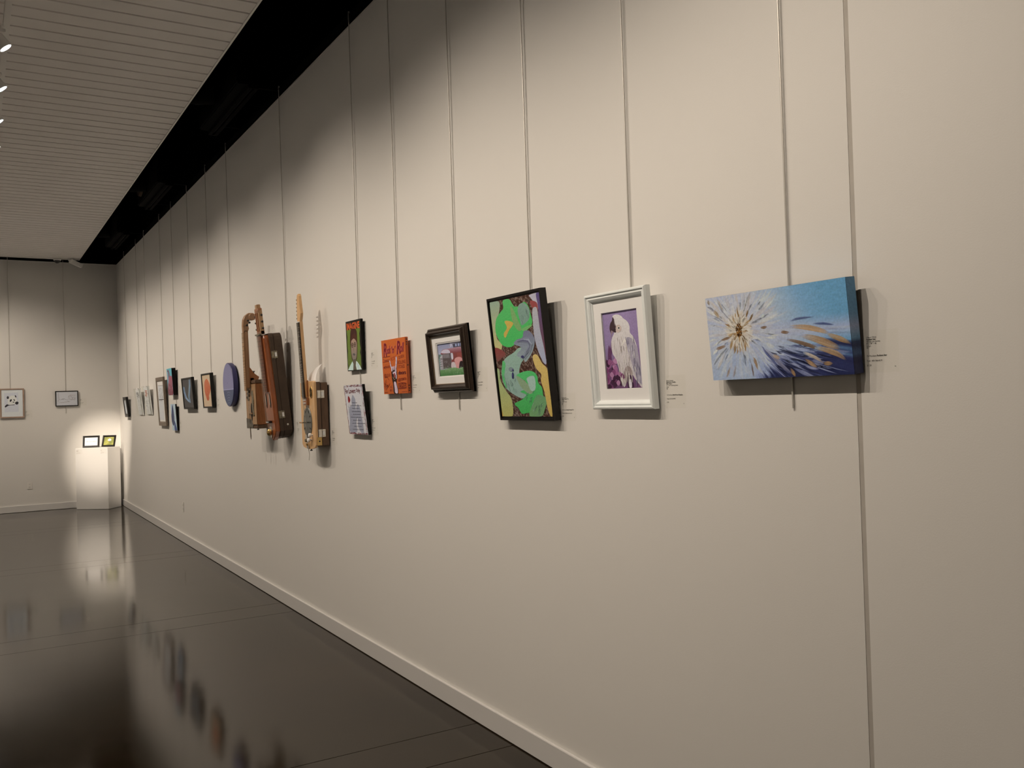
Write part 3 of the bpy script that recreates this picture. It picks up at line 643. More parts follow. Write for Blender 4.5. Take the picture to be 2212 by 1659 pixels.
for i in range(46):     # comb marks following the grey arm
    k = random.uniform(0, 1); off = k * 60
    p = [(470 + off * .2, 672 - 10 + off * 0.3), (540, 640 + off * .5), (590 + 6, 640 + off * .8), (640 - off * .7, 700 + off * .4), (620 - off, 790), (560 - off * .8, 870 - off * .3)]
    ar.stroke(p[: random.randint(3, 6)], 0.004, vary(random.choice([(90, 88, 108), (130, 130, 145), (164, 168, 170)]), 8), dz=0.0022 + i % 8 * 0.00006)
for i in range(60):
    cx, cy = random.choice([(560, 390), (420, 1120), (700, 1380), (620, 1250), (360, 1080)]); x = cx + random.uniform(-50, 50); y = cy + random.uniform(-80, 80)
    d = 0.7 if cx < 600 else -0.9
    ar.stroke([(x, y), (x + 16 * d, y + 22), (x + 10 * d, y + 46)], 0.004, random.choice([(96, 110, 100), (150, 170, 150), (86, 130, 90), (110, 120, 118)]), dz=0.0022 + i % 8 * 0.00006)
for p in ([(412, 968), 24, 22], [(432, 1035), 10, 36], [(535, 835), 16, 14]): ar.ell(p[0], p[1], p[2], (120, 132, 128) if p[1] > 20 else (52, 48, 92), dz=0.0028)
ar.ell((432, 978), 9, 12, (70, 66, 104), dz=0.0029)
for i in range(30):
    x = random.uniform(420, 500); y = random.uniform(1290, 1460); ar.stroke([(x, y), (x + 4, y + 24)], 0.005, random.choice([(150, 140, 140), (90, 80, 80), (120, 110, 110)]), dz=0.0005)
mb.build('canvas', root)

# -- tractor picture
w, h = 0.435, 0.336
root = thing('framed_tractor_picture', 'dark brown stepped frame holding a picture of an old red tractor in grass', 'picture', hung(4.305, 1.633, w, h, 0.089))
mb = MB(); mb.ring(w, h, [(0, 0), (0, 0.012), (0.006, 0.020), (0.010, 0.021)], 'darkwood')
mb.ring(w, h, [(0, 0), (0, 0.010), (0.005, 0.014), (0.010, 0.015), (0.013, 0.026), (0.018, 0.030), (0.021, 0.041), (0.026, 0.044), (0.032, 0.041), (0.036, 0.033), (0.040, 0.030), (0.044, 0.024), (0.044, 0.0)], 'darkwood')
fr_ = mb.build('frame', root)
mb = MB(); mb.ring(w, h, [(0.0102, 0.0145), (0.0120, 0.0175), (0.0132, 0.0270), (0.0128, 0.015)], 'gold'); mb.ring(w, h, [(0.0425, 0.0255), (0.0445, 0.0265), (0.0465, 0.0245), (0.0445, 0.022)], 'gold'); mb.build('frame_bead', fr_)
iw, ih = w - 0.088, h - 0.088; HT = homog([(268, 478), (803, 372), (893, 1345), (345, 1378)])
oq = [HT(p) for p in ((345, 600), (775, 545), (832, 1183), (402, 1222))]
u0 = (oq[0][0] + oq[3][0]) / 2; u1 = (oq[1][0] + oq[2][0]) / 2; v0 = (oq[0][1] + oq[1][1]) / 2; v1 = (oq[2][1] + oq[3][1]) / 2
pw, ph = (u1 - u0) * iw, (v1 - v0) * ih; px = -iw / 2 + (u0 + u1) / 2 * iw; py = 0.044 + (1 - v1) * ih
xa, xb, ya, yb_ = px - pw / 2, px + pw / 2, py, py + ph
mb = MB()
for (g_, za, zb2, mm) in ((0.0, 0.016, 0.018, 'matboard'), (0.006, 0.0185, 0.0205, 'matboard_cream')):
    for b_ in ((-iw / 2 - .003, xa - g_, 0.042, h - 0.042), (xb + g_, iw / 2 + .003, 0.042, h - 0.042), (xa - g_, xb + g_, 0.042, ya - g_), (xa - g_, xb + g_, yb_ + g_, h - 0.042)): mb.box(b_[0], b_[1], b_[2], b_[3], za, zb2, mm)
mb.build('mat_board', root)
mb = MB(); mb.box(xa - .003, xb + .003, ya - .003, yb_ + .003, 0.010, 0.012, 'paper')
ar = Art(mb, pw, ph, 0.012, [(345, 600), (775, 545), (832, 1183), (402, 1222)], 'print', x0=px, y0=py)
ar.field(lambda u, v: lerp((136, 134, 156), (182, 180, 186), v * 1.8), 10, 20)
ar.poly([(370, 830), (430, 790), (440, 830), (420, 1000), (400, 1130), (385, 1000)], (120, 140, 130)); ar.poly([(372, 800), (400, 820), (395, 870), (375, 880)], (88, 110, 96))
ar.poly([(560, 570), (775, 545), (780, 600), (600, 640), (560, 690)], (176, 168, 178), False); ar.poly([(610, 600), (775, 562), (782, 660), (640, 690)], (70, 66, 78), False)
for a in (660, 705, 745): ar.poly([(a, 600 - (a - 660) * .2), (a + 26, 594 - (a - 660) * .2), (a + 30, 640 - (a - 660) * .1), (a + 4, 648 - (a - 660) * .1)], (150, 156, 180), False)
ar.stroke([(562, 575), (568, 640), (578, 720)], 0.014, (90, 84, 110), False); ar.poly([(590, 740), (800, 720), (815, 1060), (600, 1060)], (130, 60, 54), False)
ar.poly([(410, 775), (440, 710), (520, 690), (780, 655), (795, 745), (560, 775), (430, 800)], (172, 130, 134), c2=(128, 56, 58)); ar.poly([(420, 770), (450, 715), (530, 705), (570, 740), (560, 775)], (196, 180, 184))
ar.poly([(430, 795), (580, 775), (600, 1050), (450, 1080)], (88, 74, 70), False); ar.poly([(395, 850), (440, 800), (455, 1090), (410, 1100)], (170, 160, 156), False)
for i in range(13): x = 460 + i * 9; ar.stroke([(x, 790), (x + 3, 870)], 0.008, (200, 188, 184), False, dz=0.003)
for i in range(10): ar.stroke([(400 + i % 2 * 4, 860 + i * 22), (445, 850 + i * 22)], 0.010, random.choice([(90, 74, 70), (196, 184, 176)]), False, dz=0.003)
for i in range(50): x = random.uniform(465, 570); y = random.uniform(890, 1080); ar.stroke([(x, y), (x + random.uniform(-8, 20), y + random.uniform(10, 40))], 0.009, random.choice([(200, 190, 180), (110, 90, 84), (60, 48, 46), (150, 130, 124)]), dz=0.003)
ar.poly([(590, 780), (620, 780), (630, 860), (618, 900), (600, 880)], (196, 186, 190)); ar.poly([(690, 770), (800, 760), (805, 860), (700, 870)], (146, 66, 58), False)
ar.poly([(650, 900), (680, 860), (740, 850), (785, 880), (800, 940), (770, 920), (740, 950), (720, 1070), (670, 1040), (655, 960)], (206, 140, 130))
ar.poly([(740, 960), (770, 930), (805, 960), (812, 1050), (790, 1060), (735, 1060)], (40, 28, 28)); ar.poly([(600, 960), (650, 950), (680, 1060), (600, 1060)], (196, 176, 168))
ar.poly([(395, 1100), (470, 1095), (560, 1060), (660, 1050), (730, 1070), (818, 1030), (832, 1183), (402, 1222)], (120, 156, 96), False, c2=(60, 110, 52))
for i in range(110): x = random.uniform(405, 820); y = random.uniform(1060, 1190); ar.stroke([(x, y), (x + random.uniform(-8, 8), y - random.uniform(20, 60))], 0.010, vary(random.choice([(110, 160, 84), (80, 130, 60), (160, 184, 130), (52, 96, 44), (180, 190, 160)]), 8), dz=0.0035 + i % 6 * 0.00005)
mb.build('picture', root)

# -- orange Rock'n'Roll canvas
w, h, t = 0.341, 0.316, 0.018
mb = MB(); M['orange_edge'] = mat('orange_edge', C(176, 72, 22), 0.6); canvas_box(mb, w, h, t, 'orange_edge')
ar = Art(mb, w, h, t, [(62, 185), (665, 112), (740, 1530), (135, 1548)])
ar.field(lambda u, v: lerp((202, 92, 28), (188, 82, 26), v), 8, 8)
RD = (120, 16, 30)
for tx, bx in (('R', [(98, 250), (195, 240), (210, 575), (120, 600)]), ('ock', [(185, 330), (300, 300), (312, 510), (195, 535)]), ("'n'", [(318, 330), (425, 315), (420, 495), (335, 510)]), ('R', [(440, 200), (540, 190), (560, 520), (455, 545)]), ('oll', [(530, 260), (640, 235), (645, 470), (545, 500)])):
    b2 = [(x + 6, y + 8) for x, y in bx]
    ar.text(tx, [(x - 4, y) for x, y in bx], (206, 92, 66), 0.25, 0.035); ar.text(tx, b2, RD, 0.25, 0.03)
BR = (134, 42, 24)
for tx, bx, c, bo in (('KISS', [(310, 620), (450, 570), (455, 650), (320, 720)], (160, 50, 24), 0), ('QUEEN', [(500, 590), (640, 545), (645, 640), (510, 680)], BR, 0), ('ROLLING', [(485, 700), (675, 680), (680, 775), (490, 800)], BR, 0), ('STONES', [(490, 825), (660, 800), (665, 885), (495, 905)], BR, 0), ('doors', [(500, 960), (690, 950), (692, 1050), (502, 1060)], (90, 22, 22), .04),
                      ('METALLICA', [(125, 850), (300, 810), (300, 870), (135, 900)], BR, .02), ('BEATLES', [(145, 1035), (300, 1025), (302, 1100), (150, 1115)], BR, 0), ('AEROSMITH', [(490, 1150), (690, 1130), (700, 1200), (500, 1215)], BR, 0.01), ('EAGLES', [(500, 1280), (705, 1270), (710, 1400), (505, 1410)], (120, 36, 20), 0.02), ('AC', [(290, 1340), (340, 1330), (345, 1390), (300, 1400)], BR, 0), ('DC', [(285, 1425), (350, 1420), (352, 1475), (288, 1478)], BR, 0.02), ('AM 21', [(590, 1480), (715, 1465), (715, 1495), (590, 1505)], BR, 0)):
    ar.text(tx, bx, c, 0, bo)
for p in ([(105, 610), (200, 600), (295, 580)], [(108, 735), (200, 715), (290, 705)], [(110, 650), (160, 690), (280, 670)], [(155, 1130), (230, 1110), (240, 1160), (280, 1190)], [(150, 1260), (210, 1320), (150, 1420)], [(290, 1260), (250, 1340), (180, 1440)], [(200, 1180), (160, 1240)], [(170, 790), (178, 850)], [(215, 770), (220, 850)], [(270, 740), (275, 800)], [(190, 900), (200, 935)], [(265, 880), (275, 910)], [(480, 1190), (500, 1215), (560, 1220)], [(690, 1130), (705, 1245)], [(500, 1415), (560, 1405), (705, 1400)], [(500, 1275), (600, 1262), (705, 1270)], [(150, 1500), (240, 1500)]): ar.stroke(p, 0.012, BR)
for i in range(16): x = random.uniform(140, 235); y = random.uniform(1260, 1400); ar.stroke([(x, y), (x + 18, y - 30)], 0.016, (120, 40, 22), dz=0.003)
ar.poly([(325, 905), (350, 880), (450, 930), (470, 1040), (470, 1150), (455, 1230), (500, 1520), (395, 1525), (370, 1280), (345, 1150)], (44, 18, 16))
HW = (204, 176, 178)
for p in ([(282, 700), (302, 705), (312, 780), (298, 770)], [(298, 785), (318, 790), (335, 870), (318, 880)], [(445, 610), (468, 606), (470, 700), (446, 705)], [(442, 715), (470, 712), (465, 800), (438, 800)], [(436, 812), (464, 812), (455, 900), (430, 892)], [(330, 890), (350, 850), (370, 860), (360, 960), (335, 970)], [(385, 850), (410, 845), (408, 940), (385, 930)], [(430, 905), (455, 910), (460, 985), (432, 980)], [(370, 1000), (420, 975), (460, 1010), (450, 1060), (400, 1045), (372, 1035)], [(445, 1060), (465, 1060), (468, 1150), (448, 1160)], [(400, 1250), (440, 1240), (475, 1350), (495, 1515), (430, 1515), (420, 1400)]): ar.poly(p, HW)
ar.stroke([(372, 1110), (395, 1160), (420, 1190)], 0.012, (170, 150, 90)); ar.stroke([(450, 1280), (462, 1400), (468, 1510)], 0.008, (60, 30, 30)); ar.stroke([(395, 1280), (405, 1400), (408, 1500)], 0.010, (150, 120, 120)); ar.poly([(395, 1020), (430, 1030), (430, 1130), (400, 1120)], (150, 70, 60))
for v in (0.04, 0.09, 0.13, 0.50, 0.86, 0.91, 0.95): mb.lathe([(0.004, 0.0), (0.003, 0.0012)], 'fret', 8, T=Matrix.Translation((w / 2, h * (1 - v), t * .5)) @ Matrix.Rotation(math.pi / 2, 4, 'Y'))
mesh_thing(mb, 'orange_lettered_painting', hung(4.973, 1.638, w, h, 0.034), 'orange canvas with dark red hand lettering and a raised horned hand', 'painting')

# -- IMAGINE portrait
w, h, t = 0.262, 0.320, 0.016
mb = MB(); canvas_box(mb, w, h, t, 'canvas_edge_black')
ar = Art(mb, w, h, t, [(155, 203), (335, 155), (362, 770), (185, 782)])
ar.field(lambda u, v: (26, 20, 14), 2, 2)
rg = []
for i in range(12): rg.append((170 + i * 1.9 + random.uniform(-5, 5), 300 + i * 42))
rg2 = [(322 + i * 1.9 + random.uniform(-6, 6), 250 + i * 45) for i in range(12)]
ar.poly([(166, 225)] + rg + [(190, 772), (350, 768)] + rg2[::-1] + [(322, 180)], (104, 122, 34), False, c2=(96, 112, 44))
ar.poly([(164, 225), (320, 180), (324, 272), (170, 302)], (40, 26, 14), False)
ar.text('IMAGINE', [(166, 222), (320, 186), (325, 272), (172, 304)], (214, 84, 30), 0, 0.03)
ar.poly([(212, 340), (225, 290), (262, 280), (288, 310), (294, 400), (298, 520), (290, 640), (268, 665), (235, 650), (222, 560), (212, 450)], (66, 30, 20))
ar.poly([(224, 430), (250, 400), (276, 420), (290, 460), (291, 560), (284, 630), (262, 668), (240, 640), (226, 560)], (172, 134, 106), c2=(126, 112, 96))
ar.poly([(222, 430), (240, 360), (270, 340), (290, 430), (262, 400), (240, 410)], (80, 38, 24))
for cx, cy in ((238, 480), (268, 472)):
    ar.ell((cx, cy), 12, 30, (40, 26, 20)); ar.ell((cx, cy), 8, 22, (140, 108, 84)); ar.ell((cx, cy), 4, 9, (50, 30, 24))
ar.stroke([(250, 470), (256, 468)], 0.012, (30, 20, 16)); ar.stroke([(226, 478), (222, 470)], 0.01, (30, 20, 16)); ar.stroke([(253, 490), (250, 540), (258, 548)], 0.012, (110, 80, 64)); ar.poly([(243, 585), (258, 575), (275, 588), (260, 604)], (92, 84, 76))
ar.poly([(243, 650), (284, 640), (292, 765), (248, 770)], (96, 84, 66), False)
ar.poly([(190, 770), (205, 735), (240, 668), (252, 700), (250, 772)], (190, 214, 216), False); ar.poly([(284, 665), (296, 672), (330, 720), (352, 766), (292, 770), (280, 720)], (196, 214, 212), False); ar.stroke([(298, 690), (310, 730), (315, 765)], 0.02, (140, 170, 180))
ar.stroke([(195, 680), (210, 672)], 0.008, (50, 60, 20))
mesh_thing(mb, 'portrait_painting', hung(5.569, 1.797, w, h, 0.022), 'green portrait canvas of a long haired person in round glasses under orange letters', 'painting')

# -- For Lovers Only
w, h, t = 0.319, 0.315, 0.019
mb = MB(); canvas_box(mb, w, h, t, 'canvas_edge_black')
ar = Art(mb, w, h, t, [(50, 175), (612, 118), (770, 1512), (225, 1504)])
ar.field(lambda u, v: (204, 194, 200), 2, 2)
ar.H = lambda p: p
for i in range(240):
    s_ = i % 4; k = random.random(); L_ = random.uniform(0.03, 0.10); o_ = random.uniform(0.0, 0.035) * (2.2 if s_ == 1 else 1)
    p = {0: [(k, o_), (k + L_, o_ + .004)], 1: [(1 - o_, k), (1 - o_ + .004, k + L_)], 2: [(k, 1 - o_), (k + L_, 1 - o_)], 3: [(o_ * .6, k), (o_ * .6, k + L_)]}[s_]
    ar.stroke(p, 0.02, random.choice([(130, 34, 40), (96, 40, 44), (150, 60, 60), (206, 196, 196), (110, 90, 90)]), dz=0.0004 + i % 10 * 0.00006)
ar.H = homog([(50, 175), (612, 118), (770, 1512), (225, 1504)])
ar.poly([(318, 435), (355, 470), (400, 560), (410, 700), (405, 780), (430, 900), (460, 1040), (420, 1200), (440, 1440), (240, 1440), (235, 1150), (215, 900), (230, 760), (290, 740), (285, 560)], (152, 149, 154))
ar.poly([(470, 695), (520, 740), (570, 880), (575, 1000), (610, 1160), (640, 1440), (560, 1450), (480, 1300), (470, 1100), (430, 920), (430, 780)], (152, 149, 154))
ar.text('For', [(90, 268), (180, 262), (190, 395), (105, 408)], (96, 20, 30), 0, 0.03); ar.text('Lovers', [(192, 255), (400, 240), (412, 378), (212, 398)], (96, 20, 30), 0, 0.03); ar.text('Only', [(420, 245), (548, 232), (556, 400), (432, 372)], (96, 20, 30), 0, 0.03)
ar.poly([(190, 470), (225, 500), (250, 570), (240, 620), (205, 660), (182, 590), (178, 520)], (140, 30, 34)); ar.stroke([(212, 660), (205, 760), (210, 940)], 0.006, (110, 120, 110), False); ar.stroke([(180, 755), (205, 790)], 0.006, (90, 100, 90), False)
for i, (tx, x0, x1) in enumerate((('If I were a flower', 300, 460), ('I would bloom beside the evening', 240, 578), ('Gathered in your garden', 305, 505), ('I will be with the flowers', 295, 560), ('By the mountain', 335, 550), ('When the moonlight sings you out', 275, 638), ('My lady of flame', 335, 560), ('we sail softly splendid', 310, 690), ('Wherever she is dancing', 365, 585), ('I am the one for you tonight', 325, 640))):
    y = 630 + i * 81; ar.text(tx, [(x0, y), (x1, y - 6), (x1, y + 30), (x0, y + 36)], (50, 46, 54), 0.3, 0.0)
mesh_thing(mb, 'poem_painting', hung(5.557, 1.393, w, h, 0.106), 'pale poem canvas with a rose, grey guitars and ragged red border', 'painting')

# -- round disc
root = thing('round_disc_painting', 'round lavender and slate disc with deep navy rim', 'painting', hung(8.62 + .2, 1.588, 0.40, 0.41, 0.03))
R0 = 0.205
mb = MB(); Tc = Matrix.Translation((0, R0, 0)); mb.lathe([(R0 - .004, 0), (R0, 0.006), (R0, 0.040), (R0 - .003, 0.043), (R0 - 0.01, 0.043)], 'navy', 64, T=Tc); mb.build('rim', root, smooth=True)
mb = MB(); ar = Art(mb, 2 * R0, 2 * R0, 0.044, None)
def arc(a0, a1, r=0.485, n=24): return [(.5 + r * math.cos(a0 + (a1 - a0) * k / n), .5 + r * math.sin(a0 + (a1 - a0) * k / n)) for k in range(n + 1)]
ar.poly(arc(math.pi * 1.0 - .22, math.pi * 2 + .22), (126, 118, 142), False, c2=(134, 126, 150)); ar.poly(arc(.22, math.pi - .22), (86, 88, 106), False, c2=(78, 84, 104)); ar.stroke([(.03, .61), (.97, .61)], 0.012, (176, 168, 190), False)
for i in range(5):
    yy = 0.70 + i * .06; ar.stroke([(.5 + .13 * math.cos(a) , yy - .03 * math.sin(a)) for a in [math.pi * k / 8 for k in range(9)]], 0.008, (130, 132, 150), False)
ar.ell((.46, .46), .012, .012, (90, 80, 110)); mb.build('painted_face', root)

# -- simple framed or unframed canvases further along
def canvas_thing(name, label, pose, t, draw, edge='canvas_edge_black', frame=None, quad=None):
    yl, zb, w, h, th = pose
    if not frame:
        mb = MB(); canvas_box(mb, w, h, t, edge); ar = Art(mb, w, h, t, quad); draw(ar); return mesh_thing(mb, name, hung(*pose), label, 'painting')
    fw, fm = frame; root = thing(name, label, 'painting', hung(*pose))
    mb = MB(); mb.ring(w, h, [(0, 0), (0, t), (fw * .7, t), (fw, t - .006), (fw, 0)], fm); mb.build('frame', root)
    mb = MB(); mb.box(-w / 2 + fw, w / 2 - fw, fw, h - fw, 0.003, t - .008, 'paper')
    ar = Art(mb, w - 2 * fw, h - 2 * fw, t - .008, quad, y0=fw); draw(ar); mb.build('picture', root); return root
def d_orange(ar):
    ar.field(lambda u, v: (204, 170, 128), 4, 4)
    ar.poly([(1650, 590), (1672, 580), (1705, 640), (1722, 720), (1715, 780), (1700, 830), (1704, 880), (1688, 920), (1668, 900), (1655, 850), (1640, 800), (1630, 700), (1634, 630)], (206, 110, 66), c2=(190, 84, 46))
    for i in range(24): x = random.uniform(1640, 1710); y = random.uniform(620, 860); ar.stroke([(x, y), (x + 6, y + 40)], 0.02, vary((214, 126, 84), 16), dz=0.0008 + i % 6 * 0.00006)
    ar.stroke([(1680, 910), (1690, 960)], 0.006, (160, 90, 60))
canvas_thing('orange_figure_painting', 'black framed painting of an orange figure on cream', (9.775, 1.579, 0.412, 0.357, 0.053), 0.035, d_orange, frame=(0.016, 'blackframe'), quad=[(1597, 540), (1715, 500), (1755, 1005), (1628, 1022)])
def d_blue(ar):
    ar.field(lambda u, v: (74, 68, 62), 4, 4)
    for p, wd in (([(1395, 590), (1400, 680), (1395, 780), (1390, 860), (1408, 960)], .14), ([(1310, 710), (1320, 790), (1345, 880), (1390, 940)], .12)):
        ar.stroke(p, wd, (132, 158, 186))
        for i in range(16):
            o = random.uniform(-14, 14); ar.stroke([(x + o, y) for x, y in p], 0.014, vary(random.choice([(170, 190, 205), (90, 120, 160), (196, 206, 210), (110, 140, 175)]), 10), dz=0.001 + i * 0.00006)
canvas_thing('blue_brushstroke_painting', 'black framed dark painting with pale blue brushstrokes', (10.796, 1.572, 0.55, 0.352, 0.075), 0.032, d_blue, frame=(0.018, 'blackframe'), quad=[(1284, 600), (1425, 575), (1470, 1030), (1328, 1035)])
def d_pink(ar):
    ar.field(lambda u, v: (92, 168, 170), 4, 4)
    ar.poly([(1055, 470), (1075, 440), (1095, 520), (1090, 640), (1075, 600)], (110, 70, 84)); ar.poly([(1085, 560), (1130, 545), (1142, 700), (1152, 830), (1084, 838), (1072, 700)], (170, 90, 100), c2=(120, 50, 60))
    for i in range(40): x = random.uniform(1078, 1140); y = random.uniform(570, 780); ar.stroke([(x, y), (x + 4, y + 50)], 0.03, vary(random.choice([(214, 160, 165), (190, 110, 120), (130, 60, 72), (226, 190, 190)]), 10), dz=0.0008 + i % 8 * .00006)
    ar.poly([(1052, 500), (1072, 480), (1080, 640), (1066, 640)], (120, 150, 160))
canvas_thing('pink_teal_painting', 'deep edged pink and teal painting, upper of the two sharing a rod', (11.647, 1.744, 0.317, 0.324, 0.057), 0.045, d_pink, quad=[(1042, 425), (1122, 403), (1155, 832), (1080, 845)])
def d_low(ar):
    ar.field(lambda u, v: (176, 188, 196), 4, 4)
    ar.poly([(1132, 985), (1150, 1060), (1165, 1200), (1160, 1310), (1140, 1300), (1115, 1200), (1120, 1120)], (52, 64, 104), c2=(60, 66, 90)); ar.poly([(1165, 1230), (1190, 1300), (1212, 1395), (1175, 1398), (1165, 1320)], (60, 78, 120)); ar.stroke([(1160, 1000), (1180, 1150), (1205, 1320)], 0.05, (206, 214, 214)); ar.stroke([(1110, 1200), (1125, 1260)], .03, (90, 110, 150))
canvas_thing('blue_white_painting', 'small blue and white painting hanging under the pink and teal one', (11.591, 1.316, 0.298, 0.319, 0.059), 0.018, d_low, quad=[(1103, 980), (1177, 975), (1215, 1400), (1135, 1398)])
def d_tall(ar):
    ar.field(lambda u, v: (222, 214, 200), 3, 3)
    ar.H = homog([(890, 625), (975, 612), (1022, 1265), (942, 1268)])
    ar.poly([(905, 690), (975, 688), (1000, 1240), (938, 1245)], (206, 198, 184), False); ar.stroke([(905, 690), (975, 688)], .008, (90, 84, 74), False)
    for i in range(90): x = random.uniform(918, 985); y = random.uniform(720, 940); ar.stroke([(x, y), (x + random.uniform(-10, 10), y + random.uniform(10, 50))], 0.008, random.choice([(70, 66, 58), (110, 104, 94), (150, 142, 130), (50, 46, 42)]), dz=0.0008 + i % 8 * .00006)
    for i in range(26): x = random.uniform(930, 995); y = random.uniform(960, 1130); ar.stroke([(x, y), (x + 6, y + 60)], 0.005, (160, 154, 142), dz=0.0008)
    ar.stroke([(925, 925), (990, 918)], .02, (50, 46, 42), False)
canvas_thing('tall_framed_drawing', 'tall grey brown framed pencil drawing of figures on white', (12.48, 1.363, 0.521, 0.622, 0.052), 0.024, d_tall, frame=(0.055, 'greywood'))
def d_far(ar):
    ar.field(lambda u, v: (150, 146, 136), 3, 3); ar.poly([(.3, .1), (.6, .3), (.7, .8), (.4, .9), (.25, .5)], (186, 182, 172)); ar.stroke([(.5, .2), (.4, .7)], .03, (90, 86, 80))
canvas_thing('small_black_framed_picture', 'small black framed grey picture on the right wall nearest the corner', (15.423, 1.467, 0.331, 0.314, 0.105), 0.035, d_far, frame=(0.05, 'blackframe'))
# clear acrylic framed prints
def clear_print(label, pose, draw):
    yl, zb, w, h, th = pose; W2 = w + 0.30; root = thing('clear_framed_print', label, 'print', hung(yl + .15, zb, W2, h + 0.0, th), 'clear framed prints')
    mb = MB(); mb.box(-W2 / 2, W2 / 2, 0, h, 0.006, 0.009, 'acrylic'); mb.box(-W2 / 2, W2 / 2, h - .002, h, 0.009, 0.010, 'greywood'); mb.build('acrylic_sheet', root)
    mb = MB(); x0 = 0.04; mb.box(x0 - w / 2, x0 + w / 2, 0.004, h - 0.01, 0.003, 0.0055, 'paper'); ar = Art(mb, w, h - .014, 0.0093, None, 'print', x0=x0, y0=.004)
    draw(ar); mb.build('print', root)
    mb = MB(); mb.box(x0 - .07, x0 + .07, h - .03, h + .012, 0.0093, 0.011, 'paper'); mb.build('clip', root)
    mb = MB(); mb.box(-W2 / 2 + .35, W2 / 2, -.004, h, -0.012 + .012, 0.0028, 'matboard'); mb.build('backing', root)
def scrib(ar, top, n=230):
    ar.field(lambda u, v: (214, 208, 198), 3, 3)
    for i in range(n):
        v = random.uniform(.12, .98); u = random.uniform(.1, .8); c = random.choice(top) if v < .32 else random.choice([(110, 102, 94), (150, 142, 134), (80, 72, 66), (180, 172, 164)])
        ar.stroke([(u, v), (u + random.uniform(.03, .16), v + random.uniform(-.03, .05))], random.uniform(.02, .045) if v < .32 else .010, c, dz=0.0006 + i % 8 * .00006)
clear_print('clear framed print with red and black figures, nearer of the clear pair', (13.54, 1.507, 0.335, 0.391, 0.106), lambda a: scrib(a, [(200, 70, 30), (160, 50, 30), (90, 40, 30), (230, 130, 50)]))
clear_print('clear framed black and white print, nearer the corner of the clear pair', (14.242, 1.499, 0.307, 0.384, 0.113), lambda a: scrib(a, [(60, 54, 52), (90, 84, 80), (40, 36, 36)]))

# -- back wall drawings
def back_frame(name, label, x0, x1, z0, z1, fm, fw, draw, t=0.02):
    root = thing(name, label, 'drawing', hung_back((x0 + x1) / 2, z0)); w, h = x1 - x0, z1 - z0
    mb = MB(); mb.ring(w, h, [(0, 0), (0, t), (fw * .75, t), (fw, t - .004), (fw, 0)], fm); mb.build('frame', root)
    mb = MB(); mb.box(-w / 2 + fw, w / 2 - fw, fw, h - fw, .003, t - .008, 'paper'); ar = Art(mb, w - 2 * fw, h - 2 * fw, t - .008, None, 'print', y0=fw); draw(ar); mb.build('drawing', root)
def d_panda(ar):
    ar.field(lambda u, v: (206, 200, 200), 3, 3); ar.H = homog([(8, 222), (255, 220), (262, 512), (14, 516)])
    ar.poly([(40, 255), (205, 250), (212, 460), (48, 466)], (196, 190, 182), False)
    ar.poly([(90, 320), (120, 285), (165, 290), (190, 330), (175, 370), (120, 385), (85, 370)], (214, 210, 204))
    for p in ([(72, 300), (85, 288), (98, 302), (92, 318), (75, 316)], [(166, 285), (176, 280), (184, 298), (176, 305)], [(108, 335), (122, 322), (132, 332), (120, 350), (108, 348)], [(150, 325), (158, 322), (168, 338), (160, 342)], [(168, 365), (185, 350), (208, 355), (205, 375), (185, 382)], [(50, 400), (75, 378), (100, 385), (160, 382), (158, 388), (95, 392), (58, 412)], [(138, 352), (160, 352), (152, 362)]): ar.poly(p, (44, 40, 42))
    for i in range(40): x = random.uniform(50, 190); y = random.uniform(260, 450); ar.stroke([(x, y), (x + 14, y + random.uniform(-4, 4))], .004, (160, 156, 150), dz=.0006)
back_frame('panda_drawing', 'light oak framed drawing of a panda on the back wall', -1.745, -1.407, 1.500, 1.967, 'oakframe', 0.022, d_panda)
def d_lion(ar):
    ar.field(lambda u, v: (190, 182, 172), 3, 3); ar.H = homog([(628, 240), (866, 236), (870, 390), (632, 396)])
    for p in ([(655, 250), (658, 300), (660, 330), (650, 345), (662, 360)], [(660, 330), (700, 325), (720, 318), (740, 330), (770, 325)], [(665, 358), (700, 362), (740, 355), (780, 350), (790, 345)], [(765, 290), (790, 275), (820, 278), (850, 275)], [(770, 285), (775, 320), (800, 330), (820, 325), (840, 330), (850, 300)], [(830, 290), (828, 310), (838, 325)], [(780, 295), (790, 285), (805, 300), (815, 300), (812, 318), (800, 328)], [(690, 325), (705, 318), (720, 330)], [(755, 340), (770, 350), (775, 345)]): ar.stroke(p, .018, random.choice([(110, 96, 86), (130, 104, 86), (96, 86, 80)]))
    for i in range(26): x = random.uniform(765, 850); y = random.uniform(275, 330); ar.stroke([(x, y), (x + random.uniform(-6, 6), y + 10)], .012, random.choice([(140, 100, 80), (100, 84, 74)]), dz=.0007)
    ar.stroke([(835, 378), (846, 378)], .012, (60, 56, 50))
back_frame('reclining_animal_sketch', 'small black framed sketch of a reclining animal on the back wall', -0.964, -0.627, 1.663, 1.913, 'blackframe', 0.014, d_lion)

# ------------------------------------------------------------------ pedestal and the two frames on it
ang = 0.67126662; P0 = Vector((-0.2796, 15.7014, 0)); e1 = Vector((math.cos(ang), -math.sin(ang), 0)); e2 = Vector((math.sin(ang), math.cos(ang), 0))
